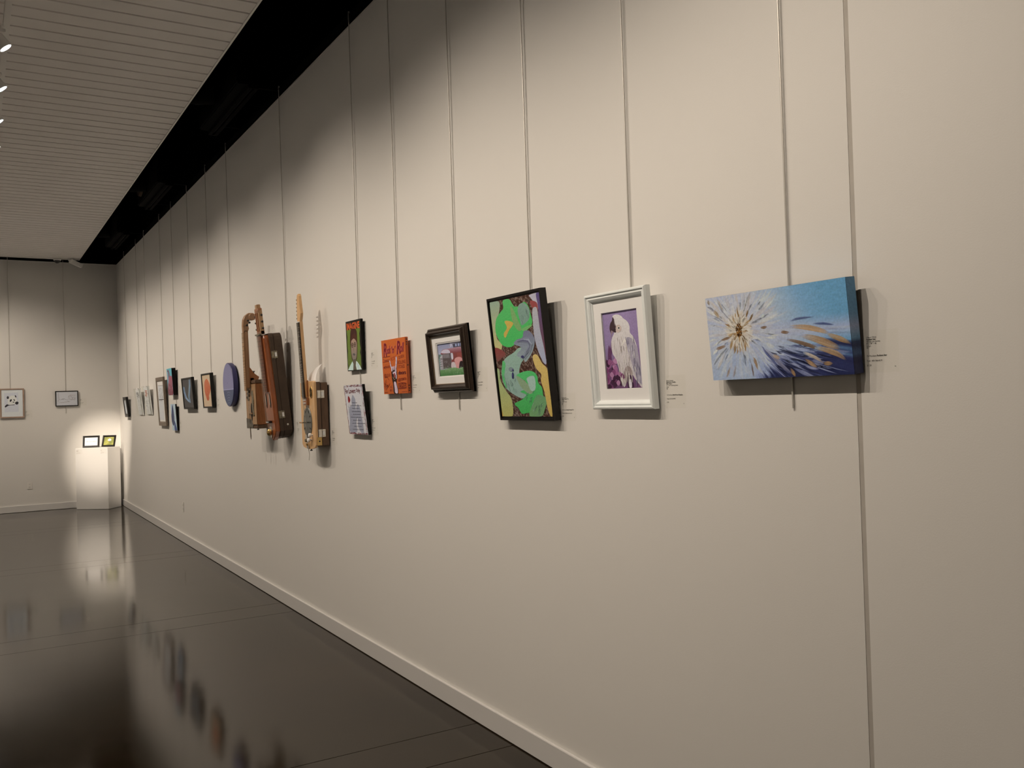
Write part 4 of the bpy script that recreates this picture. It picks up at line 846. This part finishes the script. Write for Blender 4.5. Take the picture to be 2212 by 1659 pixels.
# local frame: x along the front face (left to right), y into depth, z up; origin at the base centre
pw_, pd_, phh = 0.5545, 0.3569, 0.9798
ctr = P0 - e1 * pw_ / 2 + e2 * pd_ / 2
TP = Matrix(((e1.x, e2.x, 0, ctr.x), (e1.y, e2.y, 0, ctr.y), (0, 0, 1, 0.002), (0, 0, 0, 1)))
mb = MB(); mb.box(-pw_ / 2, pw_ / 2, -pd_ / 2, pd_ / 2, 0, phh, 'pedestal', bev=0.003)
o = mb.build('pedestal'); o.matrix_world = TP; tag(o, 'plain white box pedestal standing in the corner under a bright spot', 'pedestal')
def stand_frame(label, x, y, rz, w, h, lean, draw, easel=True):
    T = TP @ Matrix.Translation((x, y, phh + 0.003)) @ Matrix.Rotation(rz, 4, 'Z')
    root = thing('tabletop_frame', label, 'picture frame', T)
    s_, c_ = math.sin(lean), math.cos(lean)
    L_ = Matrix(((1, 0, 0, 0), (0, s_, -c_, 0), (0, c_, s_, 0.0), (0, 0, 0, 1)))   # local xy plane leaning back, z toward the viewer
    fw = 0.028
    mb = MB(); mb.ring(w, h, [(0, 0), (0, .014), (.006, .019), (fw * .6, .017), (fw, .009), (fw, 0)], 'blackframe', T=L_); mb.build('frame', root)
    mb = MB(); mb.box(-w / 2 + fw, w / 2 - fw, fw, h - fw, .002, .006, 'paper', T=L_); ar = Art(mb, w - 2 * fw, h - 2 * fw, .006, None, 'print', y0=fw); n0 = len(mb.v); draw(ar)
    for i in range(n0, len(mb.v)): mb.v[i] = tuple(L_ @ Vector(mb.v[i]))
    mb.build('photo', root)
    mb = MB(); mb.prism([(-0.03, 0.0), (0.03, 0.0), (0.022, h * .62), (-0.022, h * .62)], -0.003, 0, 'case', T=Matrix.Translation((0, 0.085, 0.0)) @ Matrix(((1, 0, 0, 0), (0, -0.45, -0.89, 0), (0, 0.89, -0.45, 0), (0, 0, 0, 1)))); mb.build('easel_leg', root)
    return root
def d_note(ar):
    ar.field(lambda u, v: (235, 230, 224), 2, 2); ar.text('SPOTLIGHT ARTIST', ubox(.14, .44, .86, .58), (150, 110, 110), 0, .02)
def d_bloom(ar):
    ar.field(lambda u, v: lerp((168, 156, 66), (120, 118, 50), math.sin(u * 7 + v * 4) * .5 + .5), 10, 10)
    for p in ([(.1, .85), (.4, .5)], [(.5, .55), (.7, .75), (.85, .7)], [(.35, .2), (.6, .1), (.8, .2)]): ar.stroke(p, .06, (90, 92, 40))
    ar.poly([(.38, .45), (.42, .3), (.55, .18), (.68, .28), (.74, .42), (.6, .5)], (240, 236, 226)); ar.ell((.58, .58), .14, .06, (110, 104, 60))
stand_frame('black tabletop frame holding a white card with one printed line', -0.095, -0.035, math.radians(21), 0.25, 0.19, 0.24, d_note)
stand_frame('black tabletop frame holding a yellow green photo of a white bloom', 0.135, 0.075, math.radians(4), 0.22, 0.19, 0.32, d_bloom)

def ped_label(x, lines, label):
    mb = MB(); T = TP @ Matrix(((1, 0, 0, x), (0, 0, -1, -pd_ / 2 - 0.0004), (0, 1, 0, phh - 0.035), (0, 0, 0, 1)))
    mb.box(-0.004, 0.098, -0.062, 0.012, 0, 0.0002, 'film')
    for s_, yy in lines:
        vs_, fs = text_mesh(s_, 0.0, 0.01); k = 0.0075; mb.add([(v[0] * k, -yy + v[1] * k - 0.005, 0.0004) for v in vs_], fs, 'fadedink')
    o = mb.build('pedestal_label'); o.matrix_world = T; tag(o, label, 'label', 'labels on the pedestal')
ped_label(-pw_ / 2 + 0.02, [('Alex Moore', 0.0), ('Spotlight', 0.008), ('Photograph', 0.016), ('To Purchase Spotlight', 0.040), ('$ 25', 0.050)], 'faint printed label at the upper left corner of the pedestal front')
ped_label(pw_ / 2 - 0.115, [('Alex', 0.0), ('Bloom', 0.008), ('', 0.016), ('To Purchase Bloom', 0.040), ('$ 25', 0.050)][:2] + [('To Purchase Bloom', 0.040), ('$ 25', 0.050)], 'faint printed label at the upper right corner of the pedestal front')

# ------------------------------------------------------------------ wall labels
ROW = [0.0, 0.0056, 0.0112, 0.0172, 0.0236, 0.0290]
def wall_label(y, z, lines, bottom, what, on='right', film=True, scale=1.0):
    mb = MB(); mb.flat = False
    if on == 'right': T = Matrix(((0, 0, -1, -0.0006), (-1, 0, 0, y), (0, 1, 0, z), (0, 0, 0, 1)))
    else: T = Matrix(((1, 0, 0, y), (0, 0, -1, YB - 0.0008), (0, 1, 0, z), (0, 0, 0, 1)))
    if film: mb.box(-0.008, 0.100, -0.100, 0.016, 0, 0.0002, 'film')
    ar = Art(mb, 1, 1, 0, None, 'ink')
    def put(s_, yy, hh=0.0043):
        b = s_.startswith('*'); s2 = s_.lstrip('*'); vs_, fs = text_mesh(s2, 0.0, 0.02 if b else 0.004)
        k = hh / 0.72 * scale; mb.add([(v[0] * k, -yy + v[1] * k - hh, 0.0004) for v in vs_], fs, 'ink'); return max(v[0] for v in vs_) * k
    for s_, yy in zip(lines, ROW): put(s_, yy)
    for i, s_ in enumerate(bottom):
        yy = 0.0510 + [0, 0.0135, 0.0260][min(i, 2)]
        if '|' in s_:
            a, b = s_.split('|'); wd = put(a, yy); vs_, fs = text_mesh(b, 0, 0.02); k = 0.0046 / .72; mb.add([(v[0] * k + wd + 0.0018, -yy + v[1] * k - .0043, 0.0004) for v in vs_], fs, 'ink')
        else: put(s_, yy)
    vs_, fs = text_mesh(lines[-1], 0, 0); k = .0034 / .72; mb.add([(v[0] * k + .086, -0.083 + v[1] * k - .003, 0.0004) for v in vs_], fs, 'ink')
    o = mb.build('wall_label'); o.matrix_world = T; tag(o, 'small printed wall label beside ' + what, 'label', 'printed wall labels')
wall_label(1.632, 1.736, ['Cheryl West', '*Radiant Star', 'Acrylic on Canvas', '8" x 24"  1 lb', '$ 225', '41'], ['To Purchase |Radiant Star', 'Text  469-766-4115', '$ 225'], 'the blue flower painting')
wall_label(2.473, 1.643, ['Diana Cashman', '*Birds From Paradise', 'Mixed Media', '11" x 14" including frame', '$ 95', '40'], ['To Purchase |Birds From Paradise', 'Text 214-536-4962', '$ 95'], 'the white framed bird picture')
wall_label(3.140, 1.592, ['Braxton Davis', '*Seeing Through This', 'Acrylic', '18"x24" Acrylic', '$ 80', '39'], ['To Purchase |Seeing Through This', 'Instagram @braxton.artworks', '$ 80'], 'the green abstract painting')
wall_label(3.868, 1.729, ['Robert Kane', '*Tractor', 'Photograph', '12" x 9"', '$ 45', '38'], ['To Purchase |Tractor', 'Text 940-367-2210', '$ 45'], 'the tractor picture')
for y, z, wh in ((4.624, 1.735, 'the orange lettered canvas'), (5.221, 1.897, 'the green portrait'), (5.243, 1.487, 'the pale poem canvas'), (5.971, 1.405, 'the guitar with a clock face'), (6.751, 1.457, 'the long brown guitar case'), (8.467, 1.666, 'the round disc'), (9.307, 1.665, 'the orange figure painting'), (10.227, 1.656, 'the blue brushstroke painting'), (11.249, 1.843, 'the pink and teal painting'), (11.252, 1.418, 'the small blue and white painting'), (11.938, 1.412, 'the tall framed drawing')):
    wall_label(y, z, ['Alex Moore', '*Untitled', 'Acrylic on Canvas', '12" x 16"', '$ 75', '30'], ['To Purchase |Untitled', 'Text 469-555-0142', '$ 75'], wh)
wall_label(-1.392, 1.60, ['Alex Moore', '*Untitled', 'Pencil', '12" x 16"', '$ 75', '30'], ['To Purchase |Untitled', 'Text 469-555-0142', '$ 75'], 'the panda drawing', 'back')
wall_label(-0.603, 1.77, ['Alex Moore', '*Untitled', 'Pencil', '12" x 16"', '$ 75', '30'], ['To Purchase |Untitled', 'Text 469-555-0142', '$ 75'], 'the reclining animal sketch', 'back')

# ------------------------------------------------------------------ outlets
def outlet(T, label):
    r = thing('wall_outlet', label, 'outlet', T)
    mb = MB(); mb.box(-.036, .036, -.058, .058, 0, .005, 'whiteplastic', bev=.002); cp = mb.build('cover_plate', r)
    for yy in (-.022, .022):
        mb = MB(); mb.box(-.016, .016, yy - .014, yy + .014, .005, .0075, 'whiteplastic', bev=.002); mb.box(-.008, -.0055, yy - .003, yy + .006, .0074, .0078, 'slotdark'); mb.box(.0055, .008, yy - .003, yy + .006, .0074, .0078, 'slotdark'); mb.lathe([(.0025, .0074), (.0025, .0078)], 'slotdark', 8, T=Matrix.Translation((0, yy - .008, 0))); mb.build('socket', cp)
outlet(Matrix(((0, 0, -1, -0.0005), (-1, 0, 0, 11.18), (0, 1, 0, 0.415), (0, 0, 0, 1))), 'white double outlet low on the long right wall')
outlet(Matrix(((1, 0, 0, -1.356), (0, 0, -1, YB - .0005), (0, 1, 0, 0.413), (0, 0, 0, 1))), 'white double outlet low on the back wall left of the pedestal')

# ------------------------------------------------------------------ guitars
def part(root, name, fn, smooth=False, label=None):
    mb = MB(); fn(mb); o = mb.build(name, root, smooth=smooth)
    if label: o['label'] = label
    return o
def peg(root, x, y, z, dx, L=0.03, m='chrome', button='blackplastic', br=1.0):
    def f(mb):
        mb.lathe([(.0035, 0), (.0035, L)], m, 8, T=Matrix.Translation((x, y, z)) @ Matrix.Rotation(math.copysign(math.pi / 2, dx), 4, 'Y'))
    p_ = part(root, 'tuning_peg', f, True)
    part(p_, 'peg_button', lambda mb: mb.lathe([(.003, 0), (.008 * br, .004), (.009 * br, .010), (.005 * br, .015)], button, 10, T=Matrix.Translation((x + math.copysign(L, dx), y, z)) @ Matrix.Rotation(math.copysign(math.pi / 2, dx), 4, 'Y')), True)
def face_T(x, y, z): return Matrix.Translation((x, y, z))
SIDE = lambda x, y, z: Matrix(((0, 0, 1, x), (0, 1, 0, y), (-1, 0, 0, z), (0, 0, 0, 1)))   # local x -> -z (toward the wall), z -> +x
def latch(root, x, y, z, m='chrome', w=.050, h=.052):
    def f(mb):
        T = SIDE(x, y, z); mb.box(-w / 2, w / 2, -h / 2, h / 2, 0, .003, m, bev=.0012, T=T); mb.box(-w * .42, -w * .04, -h * .32, h * .32, .003, .006, m, bev=.001, T=T); mb.box(w * .04, w * .40, -h * .30, h * .30, .003, .005, 'bone', bev=.001, T=T); mb.tube([(0, -h * .6, .004), (0, h * .6, .004)], .002, 'oldmetal', 8, T=T)
    part(root, 'latch', f)
# guitar with a clock face (nearest)
w, h, t = 0.297, 0.443, 0.098
G = thing('clock_face_guitar', 'homemade guitar built from a small brown case with a grey clock face', 'guitar', hung(6.294, 1.300, w, h, 0.013), 'suitcase guitars on the wall')
part(G, 'case_body', lambda mb: (mb.box(-w / 2 + .002, w / 2 - .004, .004, h - .004, .0, .051, 'case2', bev=.003), mb.box(-w / 2, w / 2, 0, h, .0535, .083, 'case2', bev=.0015), mb.box(-w / 2 + .004, w / 2 - .004, .006, h - .006, .05, .056, 'seam'), mb.box(-w / 2 + .02, w / 2 - .02, .01, h - .02, -.002, .0, 'case')))
fp = [(-w / 2, .012)] + [(-w / 2 + w * k / 12, -.004 - .018 * math.sin(math.pi * k / 12)) for k in range(1, 12)] + [(w / 2, .012), (w / 2, h), (w / 2 - .02, h + .008), (-w / 2 + .02, h + .008), (-w / 2, h)]
part(G, 'soundboard', lambda mb: mb.prism(fp, .082, t, 'lightwood', bev=.003), label='light maple front board with curved lower edge')
NK = 0.02
def tilt(y, z0, z1): return z0 + (z1 - z0) * (y - .36) / .5
part(G, 'neck', lambda mb: (mb.add([(x, y, z) for y, zt in ((.34, .119), (.87, .140)) for x, z in ((-.030, zt), (.030, zt), (.026, zt - .022), (0, zt - .030), (-.026, zt - .022))], [(0, 1, 6, 5), (1, 2, 7, 6), (2, 3, 8, 7), (3, 4, 9, 8), (4, 0, 5, 9), (0, 4, 3, 2, 1), (5, 6, 7, 8, 9)], 'lightwood'), mb.box(-.030, .030, .34, .46, .095, .112, 'midwood', bev=.004)), label='pale wooden neck')
def fb(mb):
    mb.add([(x, y, z) for y, zt, wd in ((.335, .119, .030), (.862, .140, .026)) for x, z in ((-wd, zt), (wd, zt), (wd, zt + .007), (-wd, zt + .007))], [(0, 1, 2, 3), (4, 5, 6, 7), (3, 2, 6, 7), (1, 5, 6, 2), (0, 3, 7, 4), (0, 4, 5, 1)], 'fret')
    for k in range(20):
        y = .862 - .62 * (1 - 2 ** (-k / 12)); 
        if y < .34: break
        z = .119 + (y - .335) / .527 * .021 + .0072; mb.box(-.0275, .0275, y - .001, y + .001, z - .001, z + .001, 'chrome')
        if k in (3, 5, 7, 9, 12, 15, 17): mb.lathe([(.0035, z - .0005), (.0035, z + .0006)], 'bone', 8, T=face_T(0, y + .012, 0))
    mb.box(-.027, .027, .862, .868, .140, .151, 'bone')
part(G, 'fretboard', fb, label='dark fretboard with metal frets')
hs = [(-.026, .868), (.026, .868), (.045, .905), (.050, .925), (.036, .98), (.022, 1.045), (.010, 1.062), (-.012, 1.058), (-.022, 1.03), (-.030, .90)]
part(G, 'headstock', lambda mb: mb.prism(hs, .120, .140, 'lightwood', bev=.003), label='pale wooden headstock')
for k in range(6): peg(G, -.022 - .008 * (1 - k / 6), .895 + .026 * k, .130, -1, .020, br=.55)
CLK = [(.088 * math.cos(a), .165 + .107 * math.sin(a)) for a in [2 * math.pi * k / 40 for k in range(40)]]
def clockf(mb):
    mb.prism(CLK, t, t + .006, 'clock', bev=.003)
    for k in range(12):
        a = 2 * math.pi * k / 12; T = face_T(.068 * math.cos(a), .165 + .084 * math.sin(a), t + .006) @ Matrix.Rotation(a, 4, 'Z'); mb.box(-.010, .010, -.003, .003, 0, .0012, 'seam', T=T)
CF_ = part(G, 'clock_face', clockf, label='grey oval clock face with black hour marks')
part(CF_, 'clock_hand', lambda mb: (mb.tube([(-.005, .165, t + .012), (-.005, .165, t + .045)], .004, 'oldmetal', 8), mb.box(-.06, .012, .160, .169, t + .040, t + .046, 'tanwood', bev=.002), mb.box(.0, .05, .163, .168, t + .007, t + .009, 'seam')))
for sx in (-.090, .090): 
    def sf(mb, sx=sx):
        o_ = [(sx + .026 * math.cos(a), .374 + .042 * math.sin(a)) for a in [2 * math.pi * k / 28 for k in range(28)]]; i_ = [(sx + .018 * math.cos(a), .374 + .033 * math.sin(a)) for a in [2 * math.pi * k / 28 for k in range(28)]]
        mb.prism(o_, t, t + .004, 'brass', bev=.001); mb.prism(i_, t + .0035, t + .005, 'seam')
        for k in range(5): mb.lathe([(.005, t + .005), (.003, t + .011)], 'brass', 8, T=face_T(sx - .008 + .008 * (k % 3), .352 + .011 * k, 0))
    part(G, 'sound_hole', sf, label='brass rimmed sound hole')
part(G, 'pickup_block', lambda mb: (mb.box(-.040, .040, .285, .338, t, t + .018, 'midwood', bev=.003), mb.box(-.036, .020, .298, .304, t + .018, t + .021, 'bone'), mb.box(-.036, .020, .318, .324, t + .018, t + .021, 'bone')))
for kx, ky in ((.085, .078), (.060, .044)): part(G, 'control_knob', lambda mb, kx=kx, ky=ky: (mb.lathe([(.006, 0), (.006, .012), (.014, .013), (.015, .026), (.011, .030)], 'bone', 16, T=face_T(kx, ky, t))), True)
part(G, 'tailpiece', lambda mb: (mb.prism([(-.040, .075), (-.005, .085), (.005, .04), (.012, .01), (.004, -.018), (-.008, -.018), (-.018, .03)], t + .002, t + .014, 'chrome', bev=.003), mb.lathe([(.012, 0), (.010, .012)], 'oldmetal', 12, T=face_T(-.008, .04, t + .014)), mb.lathe([(.009, 0), (.007, .010)], 'brass', 12, T=face_T(.006, .012, t + .014))))
part(G, 'strings', lambda mb: [mb.tube([(-.015 + k * .0075, .87, .1505), (-.012 + k * .006, .30, t + .030), (-.010 + k * .005, .08, t + .014)], .0006, 'chrome', 4) for k in range(5)])
part(G, 'hanging_wire', lambda mb: mb.tube([(-.008, -.015, t + .004), (-.004, -.06, t - .002), (-.014, -.10, t)], [.002, .0015, .0012], 'oldmetal', 6))
part(G, 'strap_button', lambda mb: mb.lathe([(.004, 0), (.004, .006), (.009, .008), (.009, .013)], 'blackplastic', 12, T=face_T(.02, -.02, .09) @ Matrix.Rotation(math.pi / 2, 4, 'X')))
latch(G, w / 2, h - .085, .052); latch(G, w / 2, .09, .052)
part(G, 'jack_plate', lambda mb: (mb.box(-.017, .017, -.028, .028, 0, .003, 'brass', bev=.001, T=SIDE(w / 2, .035, .072)), mb.lathe([(.006, .003), (.004, .006)], 'fret', 10, T=SIDE(w / 2, .035, .072))))
def horn(mb):     # curved white paper tag
    pts = []; N = 10
    for k in range(N + 1):
        a = k / N; y = h + .010 + .115 * a; z = .075 - .012 * a - .055 * a * a; pts.append((y, z))
    vs_ = []; fs = []
    for y, z in pts:
        a = (y - h) / .125; xl = -.065 + .120 * a * a; xr = .135 - .065 * a; vs_ += [(xl, y, z), (xr, y, z), (xl, y, z - .0015), (xr, y, z - .0015)]
    for k in range(N): b = 4 * k; fs += [(b, b + 1, b + 5, b + 4), (b + 2, b + 6, b + 7, b + 3), (b, b + 4, b + 6, b + 2), (b + 1, b + 3, b + 7, b + 5)]
    mb.add(vs_, fs, 'paper')
part(G, 'paper_tag', horn, label='curved white paper tag tucked behind the body')
# long guitar with dark case
w, h, t = 0.232, 0.789, 0.110
G = thing('long_case_guitar', 'long reddish wooden slide guitar fixed on a dark brown instrument case', 'guitar', hung(7.047, 1.350, w, h, 0.096), 'suitcase guitars on the wall')
def outline(wd, h0, h1, r): 
    p = [(-wd / 2, h0 + .05), (-wd * .30, h0 + .008), (0, h0 - .012), (wd * .30, h0 + .008), (wd / 2, h0 + .05)]
    p += [(wd / 2, h1 - r)] + [(wd / 2 - r + r * math.cos(a), h1 - r + r * math.sin(a)) for a in (.5, 1.0, 1.4)] + [(-wd / 2 + r - r * math.cos(a), h1 - r + r * math.sin(a)) for a in (1.4, 1.0, .5)] + [(-wd / 2, h1 - r)]
    return p
part(G, 'case_body', lambda mb: (mb.prism(outline(w, .0, h + .012, .05), 0, .062, 'case', bev=.004), mb.prism(outline(w - .006, .003, h + .008, .05), .060, .067, 'seam'), mb.prism(outline(w, .0, h + .012, .03), .065, .092, 'case', bev=.003)), label='dark brown hard case with rounded corners')
part(G, 'guitar_body', lambda mb: mb.prism([(-.090, .05), (-.05, .005), (0, -.02), (.05, .005), (.100, .05), (.105, .30), (.092, .60), (.080, h - .02), (.070, h), (-.070, h), (-.075, .60), (-.090, .30)], .092, .128, 'redwood', bev=.006), label='reddish brown varnished wooden body')
def fb2(mb):
    mb.box(-.055, .045, .355, .80, .128, .140, 'fretboard_brown', bev=.002)
    for k in range(22):
        y = .79 - .72 * (1 - 2 ** (-k / 12))
        if y < .36: break
        mb.box(-.054, .044, y - .0014, y + .0014, .1395, .1412, 'fret')
part(G, 'fretboard', fb2, label='brown fretboard with dark frets')
part(G, 'nut', lambda mb: mb.box(-.070, .065, .795, .806, .130, .150, 'oldmetal', bev=.002))
def head2(mb):
    for x0, x1 in ((-.052, -.034), (-.010, .010), (.034, .060)): mb.box(x0, x1, .80, .985, .108, .136, 'midwood' if x0 < .03 else 'tanwood', bev=.002)
    mb.box(-.052, .060, .80, .825, .108, .136, 'midwood'); mb.box(-.050, .058, .965, 1.0, .108, .136, 'midwood', bev=.002); mb.box(-.025, .030, .995, 1.03, .108, .136, 'tanwood', bev=.003); mb.box(-.036, .036, .81, .98, .106, .112, 'fret')
part(G, 'headstock', head2, label='slotted headstock')
for yy in (.845, .895, .945): peg(G, -.052, yy, .122, -1, .035, 'chrome'); peg(G, .060, yy, .122, 1, .012, 'chrome')
for sx in (-.045, .055):
    part(G, 'resonator_slot', lambda mb, sx=sx: (mb.prism([(sx + .016 * math.cos(a), .290 + .058 * math.sin(a)) for a in [2 * math.pi * k / 24 for k in range(24)]], .128, .1295, 'seam'), mb.prism([(sx - .004 + .009 * math.cos(a), .296 + .046 * math.sin(a)) for a in [2 * math.pi * k / 20 for k in range(20)]], .1295, .1325, 'chrome')))
part(G, 'bridge', lambda mb: (mb.box(-.045, .040, .116, .134, .128, .150, 'fret', bev=.003), mb.box(-.05, .02, .122, .127, .150, .153, 'bone')))
part(G, 'tailpiece', lambda mb: mb.prism([(-.03, .09), (.02, .09), (.03, .06), (.0, .0), (-.02, .0), (-.045, .04)], .128, .134, 'chrome', bev=.002))
part(G, 'control_knob', lambda mb: mb.lathe([(.010, 0), (.024, .004), (.027, .018), (.018, .030), (.006, .034)], 'brass', 10, T=face_T(.0, .045, .134)), True, label='faceted brass knob')
part(G, 'strings', lambda mb: [mb.tube([(-.040 + k * .016, .80, .150), (-.036 + k * .015, .125, .153), (-.02 + k * .006, .04, .136)], .0007, 'chrome', 4) for k in range(5)])
latch(G, w / 2, .635, .070, 'oldmetal', .045, .055); latch(G, w / 2, .175, .070, 'oldmetal', .045, .055)
part(G, 'jack_plate', lambda mb: (mb.box(-.022, .022, -.026, .026, 0, .002, 'case', bev=.0008, T=SIDE(w / 2, .095, .035)), mb.lathe([(.008, .002), (.008, .006), (.004, .007)], 'chrome', 12, T=SIDE(w / 2, .095, .035))), label='small jack plate with silver socket')
# wooden box guitar (furthest)
w, h, t = 0.307, 0.396, 0.15
G = thing('wooden_box_guitar', 'homemade guitar with square wooden box body and scroll head', 'guitar', hung(7.586, 1.407, w, h, 0.023), 'suitcase guitars on the wall')
part(G, 'box_body', lambda mb: (mb.box(-w / 2, w / 2, .03, h - .03, 0, t - .004, 'midwood', bev=.004), mb.box(-w / 2 - .002, w / 2 + .002, 0, .032, 0, t - .002, 'case2', bev=.006), mb.box(-w / 2 - .002, w / 2 + .002, h - .032, h, 0, t - .002, 'case2', bev=.006)), label='square wooden box with dark end bands')
part(G, 'soundboard', lambda mb: mb.box(-w / 2 + .002, w / 2 - .002, .034, h - .034, t - .004, t, 'tanwood', bev=.001))
part(G, 'corner_plate', lambda mb: mb.prism([(-w / 2, 0), (.03, 0), (.045, .03), (.0, .075), (-w / 2, .085)], t, t + .003, 'pewter', bev=.001))
part(G, 'neck', lambda mb: (mb.box(-.028, .028, .33, .80, t + .002, t + .034, 'neckwood', bev=.006), mb.box(-.024, .024, h - .01, h + .02, t - .03, t + .004, 'neckwood', bev=.003)), label='brown wooden neck')
part(G, 'heel', lambda mb: mb.prism([(0, 0), (.095, 0), (.085, .03), (.045, .06), (.02, .10), (0, .12)], -.024, .024, 'midwood', T=Matrix(((0, 0, 1, 0), (0, 1, 0, h - .005), (-1, 0, 0, t + .015), (0, 0, 0, 1)))))
def fb3(mb):
    mb.box(-.030, .022, .31, .785, t + .034, t + .041, 'tanwood', bev=.001)
    for k in range(18): y = .78 - .68 * (1 - 2 ** (-k / 12)); mb.box(-.029, .021, y - .001, y + .001, t + .040, t + .0425, 'fret')
part(G, 'fretboard', fb3)
def scroll(mb):
    # side profile drawn in depth (towards the wall) and height
    prof = [(0, .78), (-.002, .84), (.004, .89), (.022, .925), (.050, .945), (.085, .944), (.100, .925), (.100, .900), (.082, .885), (.058, .888), (.046, .872), (.040, .845), (.045, .815), (.036, .79), (.034, .78)]
    mb.prism([(x, y) for x, y in prof], -.022, .022, 'neckwood', T=Matrix(((0, 0, 1, 0), (0, 1, 0, 0), (-1, 0, 0, t + .038), (0, 0, 0, 1))), bev=.004)
    mb.lathe([(.024, -.030), (.030, -.022), (.030, .022), (.024, .030)], 'neckwood', 20, T=Matrix.Translation((0, .914, t + .038 - .076)) @ Matrix.Rotation(math.pi / 2, 4, 'Y'))
part(G, 'scroll_headstock', scroll, label='curled scroll headstock')
for yy, z in ((.842, t + .016), (.880, t + .006)): peg(G, .022, yy, z, 1, .022, 'chrome')
peg(G, .022, .862, t - .002, 1, .035, 'chrome')
HOLE = [(.012 + .022 * math.cos(a), .135 + .075 * math.sin(a)) for a in [2 * math.pi * k / 24 for k in range(24)]]
part(G, 'sound_hole', lambda mb: mb.prism(HOLE, t, t + .0012, 'seam'))
part(G, 'ornament', lambda mb: [mb.lathe([(.014, 0), (.012, .010), (.004, .014)], 'pewter', 9, T=face_T(-.055 + .013 * ((k * 7) % 5 - 2), .335 - .016 * k, t)) for k in range(7)], True, label='cluster of dark metal ornaments')
part(G, 'metal_strip', lambda mb: mb.prism([(.035, .30), (.075, .31), (.095, .24), (.085, .16), (.10, .11), (.07, .10), (.045, .18), (.055, .25)], t, t + .006, 'oldmetal', bev=.002))
part(G, 'bridge', lambda mb: mb.box(-.035, .055, .118, .128, t, t + .014, 'tanwood', bev=.002))
part(G, 'strings', lambda mb: [mb.tube([(-.018 + k * .012, .78, t + .044), (-.010 + k * .010, .124, t + .016), (-.03, .04, t + .006)], .0006, 'chrome', 4) for k in range(4)])
part(G, 'strap_end', lambda mb: mb.prism([(-.046, .01), (-.026, .01), (-.020, -.06), (-.028, -.09), (-.044, -.07)], t + .004, t + .007, 'strap'))
part(G, 'strap_button', lambda mb: mb.lathe([(.004, 0), (.004, .006), (.010, .008), (.010, .013)], 'blackplastic', 12, T=face_T(.03, 0, .11) @ Matrix.Rotation(math.pi / 2, 4, 'X')))
part(G, 'heel_bolt', lambda mb: mb.lathe([(.004, 0), (.004, .014), (.010, .016), (.010, .022)], 'blackplastic', 10, T=face_T(0, h + .052, t - .035) @ Matrix.Rotation(-math.pi / 2, 4, 'X')))
part(G, 'paper_card', lambda mb: mb.add([(-.055, h, .088), (.070, h, .088), (.070, h + .112, .048), (-.055, h + .112, .048), (-.055, h, .0865), (.070, h, .0865), (.070, h + .112, .0465), (-.055, h + .112, .0465)], [(0, 1, 2, 3), (7, 6, 5, 4), (0, 4, 5, 1), (1, 5, 6, 2), (2, 6, 7, 3), (3, 7, 4, 0)], 'paper'), label='folded white paper card standing on the box')
